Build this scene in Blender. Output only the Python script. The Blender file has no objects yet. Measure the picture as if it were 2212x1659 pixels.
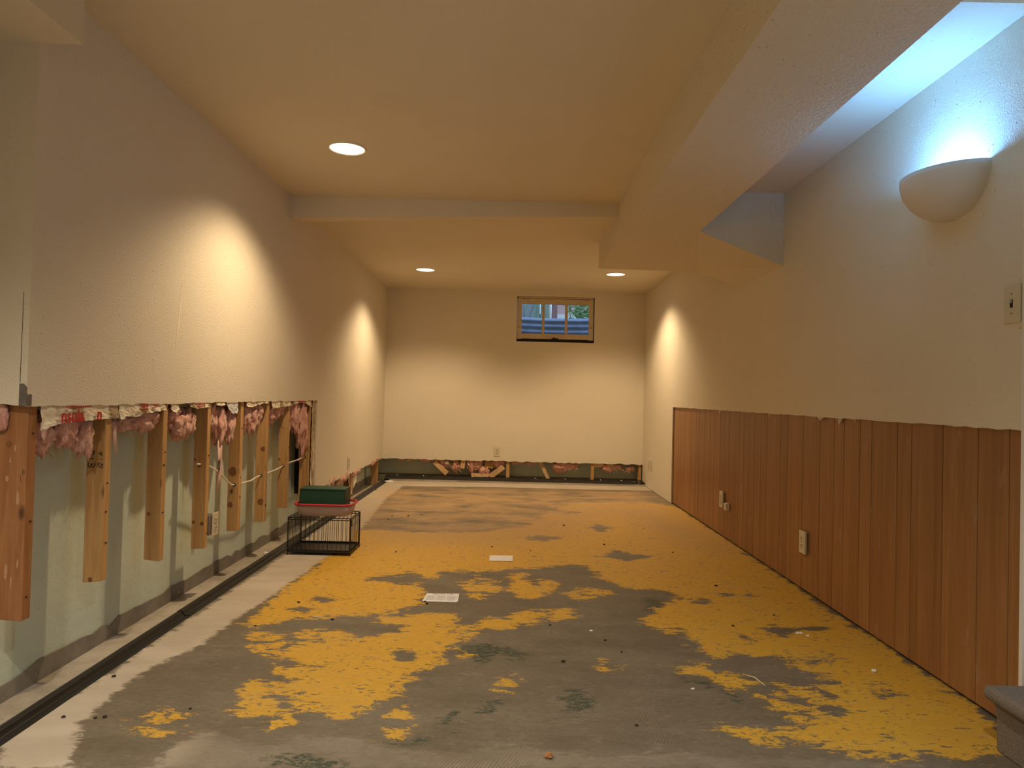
import bpy, math, random
import numpy as np
from mathutils import Vector, Matrix, noise as mnoise

random.seed(7)
rng = np.random.default_rng(7)
scene = bpy.context.scene
COL = scene.collection

# ------------------------------------------------------------------ camera
cam_data = bpy.data.cameras.new('camera')
cam_data.sensor_width = 36.0
cam_data.lens = 1475.0 / 2212.0 * 36.0
cam_data.clip_start = 0.02
cam_data.clip_end = 200
camera = bpy.data.objects.new('camera', cam_data)
COL.objects.link(camera)
camera.matrix_world = Matrix(((0.99970159, -0.02442430, 0.00043881, 0.0),
                              (0.0, -0.01796320, -0.99983865, 0.0),
                              (0.02442824, 0.99954028, -0.01795784, 0.97),
                              (0, 0, 0, 1)))
scene.camera = camera

# ------------------------------------------------------------------ world and exposure
world = bpy.data.worlds.new('overcast_sky')
scene.world = world
world.use_nodes = True
bg = world.node_tree.nodes['Background']
bg.inputs['Color'].default_value = (0.50, 0.68, 1.0, 1)
bg.inputs['Strength'].default_value = 1.7

scene.view_settings.view_transform = 'Standard'
scene.view_settings.look = 'None'
scene.view_settings.gamma = 1.0
scene.view_settings.use_curve_mapping = False
scene.view_settings.exposure = 0.30

WARM = (1.0, 0.745, 0.455)
NEUTRAL = (1.0, 0.90, 0.76)
COOL = (0.13, 0.42, 1.0)
CAN_POWER = 84.0
NEAR_POWER = 130.0
NEAR_FILL_POWER = 85.0
CLEAR = (1.0, 0.95, 0.85)
SCONCE_POWER = 10.0

# ------------------------------------------------------------------ room measures (metres)
LX = -1.465          # room face of the left drywall
SX = LX - 0.013      # its back face, where the studs start
CX = -1.620          # foundation wall behind the studs
RX = 1.515           # room face of the right drywall
BY = 7.85            # room face of the end drywall
BC = 8.05            # foundation wall behind it
NEAR_Z = 2.23
FAR_Z = 2.19
CUT = 0.903          # height of the flood cut along the side walls
CUT_B = 0.225        # height of the low cut at the far end

# ------------------------------------------------------------------ materials
def new_mat(name):
    m = bpy.data.materials.new(name)
    m.use_nodes = True
    nt = m.node_tree
    return m, nt, nt.nodes['Principled BSDF']

class G:
    """tiny node-graph helper"""
    def __init__(self, nt):
        self.nt = nt
    def n(self, typ, **kw):
        nd = self.nt.nodes.new(typ)
        for k, v in kw.items():
            setattr(nd, k, v)
        return nd
    def link(self, a, b):
        self.nt.links.new(a, b)
    def val(self, sock, v):
        if isinstance(v, bpy.types.NodeSocket):
            self.link(v, sock)
        else:
            sock.default_value = v
    def math(self, op, a, b=0.0, c=None, clamp=False):
        nd = self.n('ShaderNodeMath', operation=op, use_clamp=clamp)
        self.val(nd.inputs[0], a); self.val(nd.inputs[1], b)
        if c is not None: self.val(nd.inputs[2], c)
        return nd.outputs[0]
    def smooth(self, x, lo, hi):
        nd = self.n('ShaderNodeMapRange', interpolation_type='SMOOTHSTEP')
        self.val(nd.inputs[0], x); self.val(nd.inputs[1], lo); self.val(nd.inputs[2], hi)
        return nd.outputs[0]
    def mix(self, f, a, b, mode='MIX'):
        nd = self.n('ShaderNodeMix', data_type='RGBA', blend_type=mode)
        self.val(nd.inputs[0], f)
        for s, v in ((nd.inputs[6], a), (nd.inputs[7], b)):
            if isinstance(v, (tuple, list)): v = (*v[:3], 1)
            self.val(s, v)
        return nd.outputs[2]
    def coord(self, kind='Object', scale=(1, 1, 1), loc=(0, 0, 0)):
        tc = self.n('ShaderNodeTexCoord')
        mp = self.n('ShaderNodeMapping')
        mp.inputs['Scale'].default_value = scale
        mp.inputs['Location'].default_value = loc
        self.link(tc.outputs[kind], mp.inputs[0])
        return mp.outputs[0]
    def noise(self, vec, scale, detail=4, rough=0.55, dist=0.0):
        nd = self.n('ShaderNodeTexNoise')
        self.link(vec, nd.inputs['Vector'])
        nd.inputs['Scale'].default_value = scale
        nd.inputs['Detail'].default_value = detail
        nd.inputs['Roughness'].default_value = rough
        nd.inputs['Distortion'].default_value = dist
        return nd.outputs[0]
    def voronoi(self, vec, scale, feature='F1'):
        nd = self.n('ShaderNodeTexVoronoi', feature=feature)
        self.link(vec, nd.inputs['Vector'])
        nd.inputs['Scale'].default_value = scale
        return nd.outputs['Distance']
    def bump(self, h, strength, dist, normal=None):
        nd = self.n('ShaderNodeBump')
        nd.inputs['Strength'].default_value = strength
        nd.inputs['Distance'].default_value = dist
        self.link(h, nd.inputs['Height'])
        if normal is not None: self.link(normal, nd.inputs['Normal'])
        return nd.outputs[0]

def plain(name, col, rough=0.6, metal=0.0, var=0.0, scale=20, bump=0.0, spec=0.4):
    m, nt, p = new_mat(name)
    g = G(nt)
    p.inputs['Roughness'].default_value = rough
    p.inputs['Metallic'].default_value = metal
    p.inputs['Specular IOR Level'].default_value = spec
    v = g.coord()
    nz = g.noise(v, scale, 5)
    lo = tuple(max(0, c * (1 - var)) for c in col); hi = tuple(min(1, c * (1 + var)) for c in col)
    g.link(g.mix(nz, lo, hi), p.inputs['Base Color'])
    if bump: g.link(g.bump(nz, 0.6, bump), p.inputs['Normal'])
    return m

def drywall_mat(name, col, grain=1.0, popcorn=False):
    m, nt, p = new_mat(name)
    g = G(nt)
    v = g.coord()
    big = g.noise(v, 1.4, 4)
    g.link(g.mix(g.smooth(big, .3, .7), tuple(c * .96 for c in col), col), p.inputs['Base Color'])
    p.inputs['Roughness'].default_value = 0.62
    p.inputs['Specular IOR Level'].default_value = 0.25
    fine = g.noise(v, 150 if not popcorn else 95, 3, .6)
    blob = g.smooth(g.voronoi(v, 42), 0.0, 0.16)
    sparse = g.smooth(g.noise(v, 11, 2), .5, .62)
    h = g.math('ADD', g.math('MULTIPLY', fine, .55), g.math('MULTIPLY', g.math('MULTIPLY', g.math('SUBTRACT', 1.0, blob), sparse), .9))
    g.link(g.bump(h, 0.9 * grain, 0.006 if not popcorn else 0.016), p.inputs['Normal'])
    return m

WALL = (0.79, 0.715, 0.57)
M_WALL = drywall_mat('cream_orange_peel_paint', WALL)
M_CEIL = drywall_mat('cream_ceiling_paint', (0.79, 0.70, 0.53), .45)
M_SOFFIT = drywall_mat('stippled_soffit_paint', (0.79, 0.70, 0.54), .9, True)
M_GYPSUM = plain('broken_gypsum_edge', (.62, .55, .45), .9, var=.25, scale=60, bump=.004)
M_SMEAR = plain('thin_compound_smear', (.46, .27, .15), .6, var=.2, scale=60)
M_GYPSUM_PALE = plain('pale_filler', (.84, .77, .63), .7, var=.05)
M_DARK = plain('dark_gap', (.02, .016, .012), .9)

def concrete_green():
    m, nt, p = new_mat('pale_green_painted_foundation')
    g = G(nt); v = g.coord()
    a = g.noise(v, 2.2, 6, .6); b = g.noise(v, 26, 6, .7); c = g.noise(g.coord(scale=(3, 3, .8)), 5, 5, .65)
    col = g.mix(g.smooth(a, .35, .7), (.58, .66, .54), (.66, .72, .58))
    col = g.mix(g.math('MULTIPLY', g.smooth(c, .56, .74), .6), col, (.60, .56, .43))
    speck = g.smooth(g.noise(v, 75, 4, .7), .66, .72)
    col = g.mix(g.math('MULTIPLY', speck, .7), col, (.22, .22, .16))
    g.link(col, p.inputs['Base Color']); p.inputs['Roughness'].default_value = .8
    g.link(g.bump(b, .5, .006), p.inputs['Normal'])
    return m
M_CONC = concrete_green()

def ledge_mat():
    m, nt, p = new_mat('dusty_footing_concrete')
    g = G(nt); v = g.coord()
    a = g.noise(v, 5, 7, .65); b = g.noise(v, 60, 5, .7)
    col = g.mix(g.smooth(a, .3, .7), (.30, .26, .20), (.50, .44, .35))
    col = g.mix(g.math('MULTIPLY', g.smooth(b, .62, .7), .7), col, (.12, .10, .08))
    g.link(col, p.inputs['Base Color']); p.inputs['Roughness'].default_value = .9
    g.link(g.bump(a, .8, .012), p.inputs['Normal'])
    return m
M_LEDGE = ledge_mat()

def base_strip_mat():
    m, nt, p = new_mat('bare_damp_concrete_strip')
    g = G(nt); v = g.coord()
    a = g.noise(v, 7, 7, .65)
    col = g.mix(g.smooth(a, .35, .62), (.20, .175, .14), (.27, .235, .19))
    col = g.mix(g.smooth(g.noise(v, 16, 6, .7), .64, .7), col, (.52, .47, .38))
    g.link(col, p.inputs['Base Color']); p.inputs['Roughness'].default_value = .85
    g.link(g.bump(a, .6, .01), p.inputs['Normal'])
    return m
M_STRIP = base_strip_mat()

def wood_mat(name, light, dark, along='z', knots=True, gloss=.55):
    m, nt, p = new_mat(name)
    g = G(nt)
    sc = {'z': (1, 1, .07), 'x': (.07, 1, 1), 'y': (1, .07, 1)}[along]
    info = g.n('ShaderNodeObjectInfo')
    tc = g.n('ShaderNodeTexCoord')
    mp = g.n('ShaderNodeMapping'); mp.inputs['Scale'].default_value = sc
    off = g.n('ShaderNodeCombineXYZ')
    for i in range(3): g.link(g.math('MULTIPLY', info.outputs['Random'], 7.0 + i), off.inputs[i])
    g.link(tc.outputs['Object'], mp.inputs[0]); g.link(off.outputs[0], mp.inputs['Location'])
    v = mp.outputs[0]
    a = g.noise(v, 45, 5, .6, .8); b = g.noise(v, 9, 3, .5)
    col = g.mix(g.smooth(a, .3, .7), dark, light)
    col = g.mix(g.math('MULTIPLY', g.smooth(b, .45, .7), .45), col, tuple(c * .62 for c in dark))
    if knots:
        kv = g.coord(scale=(1, 1, .45))
        k = g.voronoi(kv, 7.5)
        ring = g.smooth(k, .06, .13)
        col = g.mix(ring, tuple(c * .28 for c in dark), col)
    hue = g.n('ShaderNodeHueSaturation')
    g.link(g.math('ADD', .88, g.math('MULTIPLY', info.outputs['Random'], .24)), hue.inputs['Value'])
    g.link(col, hue.inputs['Color'])
    g.link(hue.outputs[0], p.inputs['Base Color']); p.inputs['Roughness'].default_value = gloss
    g.link(g.bump(a, .25, .002), p.inputs['Normal'])
    return m
M_STUD = wood_mat('raw_softwood_stud', (.62, .37, .15), (.47, .25, .085))
M_STUD_OLD = wood_mat('aged_reddish_stud', (.42, .19, .07), (.30, .12, .04))
M_BLOCK = wood_mat('raw_softwood_offcut', (.76, .52, .28), (.62, .38, .18), knots=False)

def plank_mat():
    m, nt, p = new_mat('walnut_print_paneling')
    g = G(nt)
    info = g.n('ShaderNodeObjectInfo')
    tc = g.n('ShaderNodeTexCoord')
    mp = g.n('ShaderNodeMapping'); mp.inputs['Scale'].default_value = (1, 1, .05)
    off = g.n('ShaderNodeCombineXYZ')
    for i in range(3): g.link(g.math('MULTIPLY', info.outputs['Random'], 11.0 + 3 * i), off.inputs[i])
    g.link(tc.outputs['Object'], mp.inputs[0]); g.link(off.outputs[0], mp.inputs['Location'])
    a = g.noise(mp.outputs[0], 60, 5, .6, .4); b = g.noise(mp.outputs[0], 12, 3, .5, .6)
    col = g.mix(g.smooth(a, .25, .75), (.285, .132, .046), (.365, .182, .074))
    col = g.mix(g.math('MULTIPLY', g.smooth(b, .4, .7), .55), col, (.220, .096, .032))
    # scuffs and white dust streaks near the floor
    wv = g.coord(scale=(1, 1, .35))
    sc = g.smooth(g.noise(wv, 10, 6, .7), .58, .76)
    col = g.mix(g.math('MULTIPLY', sc, .38), col, (.55, .42, .32))
    hue = g.n('ShaderNodeHueSaturation')
    g.link(g.math('ADD', .92, g.math('MULTIPLY', info.outputs['Random'], .16)), hue.inputs['Value'])
    g.link(col, hue.inputs['Color'])
    g.link(hue.outputs[0], p.inputs['Base Color'])
    p.inputs['Roughness'].default_value = .42
    p.inputs['Specular IOR Level'].default_value = .35
    g.link(g.bump(a, .15, .001), p.inputs['Normal'])
    return m
M_PLANK = plank_mat()

def floor_mat():
    m, nt, p = new_mat('worn_yellow_paint_on_slab')
    g = G(nt)
    at = g.n('ShaderNodeAttribute', attribute_name='wear')
    sep = g.n('ShaderNodeSeparateColor'); g.link(at.outputs['Color'], sep.inputs[0])
    at2 = g.n('ShaderNodeAttribute', attribute_name='wear_more')
    sep2 = g.n('ShaderNodeSeparateColor'); g.link(at2.outputs['Color'], sep2.inputs[0])
    v = g.coord(scale=(.45, 1, 1))
    vi = g.coord()
    n1 = g.noise(v, 4.5, 10, .70, .3); n2 = g.noise(v, 22, 10, .76, .5); n3 = g.noise(v, 80, 6, .78)
    n4 = g.noise(vi, 1.6, 6, .6)
    d = g.math('MULTIPLY', g.math('SUBTRACT', sep.outputs[0], .5), .40)          # metres inside the painted area
    dd = g.math('ADD', d, g.math('MULTIPLY', g.math('SUBTRACT', n1, .5), .26))
    dd = g.math('ADD', dd, g.math('MULTIPLY', g.math('SUBTRACT', n2, .5), .36))
    paint = g.smooth(dd, -.006, .006)
    chips = g.smooth(g.math('ADD', g.math('MULTIPLY', n3, .55), g.math('MULTIPLY', n2, .45)), .545, .575)
    paint = g.math('MULTIPLY', paint, g.math('SUBTRACT', 1.0, chips), clamp=True)
    # bare slab
    conc = g.mix(g.smooth(n1, .3, .7), (.135, .110, .074), (.205, .174, .126))
    conc = g.mix(g.math('MULTIPLY', g.smooth(n2, .5, .72), .5), conc, (.28, .235, .17))
    conc = g.mix(g.math('MULTIPLY', g.smooth(n4, .5, .7), .4), conc, (.165, .13, .08))
    conc = g.mix(g.math('MULTIPLY', g.smooth(n3, .46, .62), .45), conc, (.10, .082, .055))
    conc = g.mix(g.math('MULTIPLY', g.smooth(g.noise(v, 34, 8, .8), .56, .66), .45), conc, (.33, .285, .21))
    dp = g.math('ADD', g.math('MULTIPLY', g.math('SUBTRACT', sep.outputs[2], .5), .40), g.math('MULTIPLY', g.math('SUBTRACT', n2, .5), .16))
    pale = g.smooth(dp, -.014, .014)
    palec = g.mix(g.smooth(n1, .35, .65), (.46, .395, .31), (.56, .49, .395))
    palec = g.mix(g.math('MULTIPLY', g.smooth(n3, .62, .7), .6), palec, (.2, .165, .12))
    conc = g.mix(g.math('MULTIPLY', pale, sep2.outputs[1]), conc, palec)
    dg = g.math('ADD', g.math('MULTIPLY', g.math('SUBTRACT', sep.outputs[1], .5), .40), g.math('MULTIPLY', g.math('SUBTRACT', n2, .5), .34))
    green = g.math('MULTIPLY', g.smooth(dg, -.01, .02), g.smooth(n3, .40, .52))
    conc = g.mix(green, conc, (.045, .062, .042))
    # ribs of old trowelled adhesive at the near end
    wv = g.n('ShaderNodeTexWave', wave_type='BANDS', bands_direction='X')
    rot = g.n('ShaderNodeMapping'); rot.inputs['Rotation'].default_value = (0, 0, math.radians(24))
    g.link(vi, rot.inputs[0]); g.link(rot.outputs[0], wv.inputs['Vector'])
    wv.inputs['Scale'].default_value = 34; wv.inputs['Distortion'].default_value = 3.5
    wv.inputs['Detail'].default_value = 2; wv.inputs['Detail Scale'].default_value = 1.2
    rib = g.math('MULTIPLY', g.smooth(wv.outputs[1], .62, .9), g.math('MULTIPLY', sep2.outputs[2], g.smooth(g.noise(vi, 2.6, 3), .50, .62)))
    conc = g.mix(g.math('MULTIPLY', rib, .5), conc, (.42, .35, .25))
    # paint colours
    yel = g.mix(g.smooth(n2, .3, .7), (.55, .31, .034), (.66, .385, .044))
    yel = g.mix(g.math('MULTIPLY', g.smooth(n1, .48, .7), .35), yel, (.54, .35, .10))
    worn = g.math('MULTIPLY', sep2.outputs[0], g.smooth(n1, .22, .5), clamp=True)  # worn film, with the far floor's glare mixed into its tan
    tan = g.mix(g.smooth(n2, .35, .7), (.36, .225, .105), (.50, .33, .16))
    yel = g.mix(g.math('MULTIPLY', worn, .75), yel, tan)
    col = g.mix(paint, conc, yel)
    wb = g.math('MULTIPLY', sep2.outputs[0], g.math('SUBTRACT', 1.0, paint), clamp=True)
    col = g.mix(g.math('MULTIPLY', wb, g.smooth(n1, .3, .62)), col, tan)
    g.link(col, p.inputs['Base Color'])
    g.link(g.math('ADD', .50, g.math('MULTIPLY', n2, .25)), p.inputs['Roughness'])
    p.inputs['Specular IOR Level'].default_value = .35
    h = g.math('ADD', g.math('MULTIPLY', paint, .5), g.math('ADD', g.math('MULTIPLY', n3, .5), g.math('MULTIPLY', rib, .8)))
    g.link(g.bump(h, .35, .004), p.inputs['Normal'])
    return m
M_FLOOR = floor_mat()

def pink_mat():
    m, nt, p = new_mat('pink_fibreglass')
    g = G(nt)
    v = g.coord(scale=(1, 1, .35))
    a = g.noise(v, 55, 6, .7, 1.2); b = g.noise(g.coord(), 12, 4, .6)
    col = g.mix(g.smooth(a, .3, .7), (.60, .24, .18), (.88, .54, .43))
    col = g.mix(g.math('MULTIPLY', g.smooth(b, .5, .75), .5), col, (.66, .46, .32))
    g.link(col, p.inputs['Base Color']); p.inputs['Roughness'].default_value = .95
    p.inputs['Specular IOR Level'].default_value = .1
    p.inputs['Sheen Weight'].default_value = .3
    g.link(g.bump(a, .9, .008), p.inputs['Normal'])
    return m
M_PINK = pink_mat()
M_WISP = plain('pale_pink_fibres', (.80, .56, .48), .95, var=.15, spec=.1)

def kraft_mat():
    m, nt, p = new_mat('kraft_paper')
    g = G(nt); v = g.coord()
    a = g.noise(v, 9, 5, .6, .5); b = g.noise(v, 60, 4, .6)
    band = g.noise(g.coord(scale=(.2, 1, .25)), 10, 2, .4)
    col = g.mix(g.smooth(band, .46, .52), (.40, .30, .17), (.74, .65, .48))
    col = g.mix(g.math('MULTIPLY', g.smooth(a, .5, .7), .3), col, (.85, .78, .64))
    g.link(col, p.inputs['Base Color']); p.inputs['Roughness'].default_value = .6
    g.link(g.bump(g.math('ADD', a, g.math('MULTIPLY', b, .3)), .7, .012), p.inputs['Normal'])
    return m
M_KRAFT = kraft_mat()
M_REDINK = plain('red_print', (.48, .03, .035), .6, var=.1)
M_BLACKINK = plain('black_print', (.035, .03, .028), .7, var=.1)
M_BLACKPLASTIC = plain('black_drain_plastic', (.012, .012, .012), .38, var=.3, scale=30)
M_DUSTYBLACK = plain('dusty_black_plastic', (.045, .04, .035), .6, var=.5, scale=14)
M_PLATE = plain('ivory_plastic', (.66, .59, .43), .38, var=.04)
M_PLATE_W = plain('almond_plastic', (.62, .57, .44), .4, var=.04)
M_SLOT = plain('slot_black', (.015, .013, .012), .7)
M_STEELBOX = plain('zinc_box', (.30, .30, .31), .45, .8, var=.2)
M_SCREW = plain('screw_steel', (.35, .34, .32), .4, .9)
M_CABLE = plain('white_cable_jacket', (.80, .74, .60), .5, var=.08)
M_TRIM = plain('cream_light_trim', (.80, .72, .55), .5, var=.03)
M_SCONCE = plain('white_plaster_shade', (.74, .70, .64), .6, var=.03, scale=8)
M_WHITE = plain('white_painted_edge', (.80, .78, .72), .6, var=.05)
M_CAGE = plain('black_wire_enamel', (.010, .010, .011), .4, var=.2)
M_TRAY = plain('black_tray', (.016, .016, .018), .35, var=.2)
M_GREENBOX = plain('dark_green_card', (.012, .062, .036), .5, var=.12, scale=6)
M_RED = plain('red_plastic_rim', (.50, .030, .035), .35, var=.06)
M_PAPER = plain('white_paper', (.82, .80, .80), .7, var=.03, scale=8)
M_KNOT = plain('dark_knot_wood', (.22, .095, .033), .6, var=.3, scale=80)
M_GREYINK = plain('grey_print', (.42, .42, .44), .7)
M_CARPET = plain('brown_grey_carpet', (.22, .185, .15), .98, var=.35, scale=160, bump=.012, spec=.1)
M_CRUMB = plain('dark_crumb', (.035, .026, .018), .85, var=.4, scale=90)
M_WHITECHIP = plain('white_chip', (.82, .80, .74), .6, var=.05)
M_TWIG = plain('pale_straw', (.66, .55, .38), .7, var=.15)
M_METALBEAD = plain('exposed_corner_bead', (.20, .185, .18), .5, .55, var=.4, scale=40, bump=.004)

def bin_mat():
    m, nt, p = new_mat('milky_plastic')
    p.inputs['Base Color'].default_value = (.78, .62, .54, 1)
    p.inputs['Roughness'].default_value = .35
    p.inputs['Transmission Weight'].default_value = .35
    p.inputs['IOR'].default_value = 1.3
    g = G(nt); nz = g.noise(g.coord(), 7, 3)
    g.link(g.mix(nz, (.66, .50, .43), (.84, .68, .60)), p.inputs['Base Color'])
    return m
M_BIN = bin_mat()

def emit_mat(name, col, s):
    m, nt, p = new_mat(name)
    p.inputs['Base Color'].default_value = (.9, .88, .82, 1)
    p.inputs['Emission Color'].default_value = (*col, 1)
    p.inputs['Emission Strength'].default_value = s
    g = G(nt); nz = g.noise(g.coord(), 60, 2)
    g.link(g.mix(nz, (.86, .84, .78), (.94, .92, .86)), p.inputs['Base Color'])
    return m
M_LENS = emit_mat('lit_lamp_lens', (1.0, .93, .78), 2.2)
M_BULB = emit_mat('lit_cool_bulb', (.62, .82, 1.0), 6.0)

def glass_mat():
    m, nt, p = new_mat('window_glass')
    g = G(nt)
    out = nt.nodes['Material Output']
    tr = g.n('ShaderNodeBsdfTransparent'); tr.inputs[0].default_value = (.93, .96, .97, 1)
    gl = g.n('ShaderNodeBsdfGlossy'); gl.inputs['Roughness'].default_value = .03
    fr = g.n('ShaderNodeFresnel'); fr.inputs[0].default_value = 1.35
    mx = g.n('ShaderNodeMixShader')
    g.link(fr.outputs[0], mx.inputs[0]); g.link(tr.outputs[0], mx.inputs[1]); g.link(gl.outputs[0], mx.inputs[2])
    g.link(mx.outputs[0], out.inputs[0])
    return m
M_GLASS = glass_mat()
M_SASH = plain('weathered_cream_sash', (.60, .49, .33), .6, var=.22, scale=14, bump=.003)
M_WELL = plain('galvanised_corrugated_steel', (.34, .42, .58), .5, .15, var=.35, scale=9)
M_GRAVEL = plain('well_gravel', (.28, .27, .25), .95, var=.4, scale=50, bump=.03)
M_SOIL = plain('garden_soil', (.12, .10, .075), .95, var=.4, scale=12, bump=.03)
M_FENCE = wood_mat('grey_green_fence_board', (.30, .40, .30), (.20, .29, .22), knots=False, gloss=.8)
M_POST = wood_mat('red_brown_post', (.30, .17, .15), (.22, .12, .11), knots=False, gloss=.8)
M_SIDING = plain('pink_house_siding', (.62, .40, .36), .8, var=.06)
M_TRUNK = plain('grey_bark', (.24, .26, .26), .9, var=.4, scale=25, bump=.02)
M_LEAF = plain('green_leaf', (.16, .32, .11), .5, var=.5, scale=4)

# ------------------------------------------------------------------ geometry helpers
class MB:
    """collects shapes into one mesh"""
    def __init__(self):
        self.v = []; self.f = []
    def add(self, vs, fs):
        o = len(self.v)
        self.v += [tuple(map(float, q)) for q in vs]
        self.f += [tuple(i + o for i in q) for q in fs]
        return self
    def box(self, x0, x1, y0, y1, z0, z1, mat=None):
        vs = [(x, y, z) for z in (z0, z1) for y in (y0, y1) for x in (x0, x1)]
        if mat is not None: vs = [tuple(mat @ Vector(q)) for q in vs]
        return self.add(vs, [(0, 2, 3, 1), (4, 5, 7, 6), (0, 1, 5, 4), (2, 6, 7, 3), (0, 4, 6, 2), (1, 3, 7, 5)])
    def prism(self, pts, axis, a0, a1):
        """polygon in the plane across `axis` pushed from a0 to a1; pts are the two other coordinates in xyz order"""
        def mk(p, a):
            return {'x': (a, p[0], p[1]), 'y': (p[0], a, p[1]), 'z': (p[0], p[1], a)}[axis]
        n = len(pts)
        vs = [mk(p, a0) for p in pts] + [mk(p, a1) for p in pts]
        fs = [tuple(range(n)), tuple(range(2 * n - 1, n - 1, -1))]
        fs += [(i, i + n, (i + 1) % n + n, (i + 1) % n) for i in range(n)]
        return self.add(vs, fs)
    def tube(self, pts, r, n=8, cap=True):
        pts = [Vector(q) for q in pts]
        rs = r if isinstance(r, (list, tuple)) else [r] * len(pts)
        rings = []
        for i, q in enumerate(pts):
            t = (pts[min(i + 1, len(pts) - 1)] - pts[max(i - 1, 0)]).normalized()
            u = t.cross(Vector((0, 0, 1)))
            if u.length < 1e-3: u = t.cross(Vector((1, 0, 0)))
            u.normalize(); w = t.cross(u)
            rings.append([q + (u * math.cos(2 * math.pi * k / n) + w * math.sin(2 * math.pi * k / n)) * rs[i] for k in range(n)])
        vs = [q for rg in rings for q in rg]
        fs = [(i * n + k, i * n + (k + 1) % n, (i + 1) * n + (k + 1) % n, (i + 1) * n + k) for i in range(len(pts) - 1) for k in range(n)]
        if cap:
            fs.append(tuple(range(n - 1, -1, -1))); fs.append(tuple((len(pts) - 1) * n + k for k in range(n)))
        return self.add(vs, fs)
    def lathe(self, prof, c=(0, 0, 0), n=40, a0=0.0, a1=2 * math.pi, sx=1.0, sy=1.0):
        full = abs(a1 - a0 - 2 * math.pi) < 1e-6
        m = n if full else n + 1
        vs = []
        for r, z in prof:
            for k in range(m):
                a = a0 + (a1 - a0) * k / n
                vs.append((c[0] + r * sx * math.cos(a), c[1] + r * sy * math.sin(a), c[2] + z))
        fs = []
        for i in range(len(prof) - 1):
            for k in range(n):
                k2 = (k + 1) % m if full else k + 1
                fs.append((i * m + k, i * m + k2, (i + 1) * m + k2, (i + 1) * m + k))
        return self.add(vs, fs)
    def build(self, name, mat, parent=None, smooth=False, bevel=0.0, keep=False):
        vs = np.array(self.v, dtype=float)
        if parent is not None:
            wl = Vector(parent.location); q = parent
            while q.parent is not None:
                q = q.parent; wl = wl + Vector(q.location)
            off = wl; loc = Vector((0, 0, 0))
        elif keep:
            off = Vector((0, 0, 0)); loc = off
        else:
            lo = vs.min(0); hi = vs.max(0)
            off = Vector(((lo[0] + hi[0]) / 2, (lo[1] + hi[1]) / 2, lo[2])); loc = off
        vs = vs - np.array(off)
        me = bpy.data.meshes.new(name)
        me.from_pydata(vs.tolist(), [], self.f)
        me.materials.append(mat)
        if smooth:
            me.polygons.foreach_set('use_smooth', [True] * len(me.polygons))
        me.update()
        o = bpy.data.objects.new(name, me)
        COL.objects.link(o)
        o.location = loc
        if parent is not None: o.parent = parent
        if bevel:
            b = o.modifiers.new('edge', 'BEVEL'); b.width = bevel; b.segments = 2; b.limit_method = 'ANGLE'
        return o

def tag(o, label, cat, group=None):
    o['label'] = label; o['category'] = cat
    if group: o['group'] = group
    return o

def structure(o, label=None):
    o['kind'] = 'structure'
    if label: o['label'] = label
    return o

def empty(name, loc, label=None, cat=None, group=None):
    o = bpy.data.objects.new(name, None)
    o.empty_display_size = .05
    COL.objects.link(o); o.location = loc
    if label: tag(o, label, cat, group)
    return o

def copy_thing(root, loc, label, group=None):
    c = root.copy(); COL.objects.link(c); c.location = loc; c['label'] = label
    if group: c['group'] = group
    for ch in list(root.children):
        d = ch.copy(); COL.objects.link(d); d.parent = c
        for gc in list(ch.children):
            e = gc.copy(); COL.objects.link(e); e.parent = d
    return c

def text_part(name, txt, size, mat, parent, origin, right, up, extrude=.0006, sx=1.0):
    """lettering as flat mesh; origin is a world point, right / up are world directions"""
    cu = bpy.data.curves.new(name, 'FONT'); cu.body = txt; cu.size = size; cu.extrude = extrude; cu.offset = size * .022
    tmp = bpy.data.objects.new(name, cu); COL.objects.link(tmp)
    bpy.context.view_layer.update()
    me = bpy.data.meshes.new_from_object(tmp.evaluated_get(bpy.context.evaluated_depsgraph_get()))
    bpy.data.objects.remove(tmp)
    r = Vector(right).normalized(); u = Vector(up).normalized(); nn = r.cross(u)
    mb = MB()
    mb.add([Vector(origin) + r * (v.co.x * sx) + u * v.co.y + nn * v.co.z for v in me.vertices], [tuple(q.vertices) for q in me.polygons])
    bpy.data.meshes.remove(me)
    return mb.build(name, mat, parent)

def ragged(a0, a1, z, step, amp, seed):
    r = random.Random(seed); n = max(2, int(abs(a1 - a0) / step))
    out = []
    for i in range(n + 1):
        out.append((a0 + (a1 - a0) * i / n, z + (r.uniform(-amp, amp) if 0 < i < n else 0)))
    return out

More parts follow.
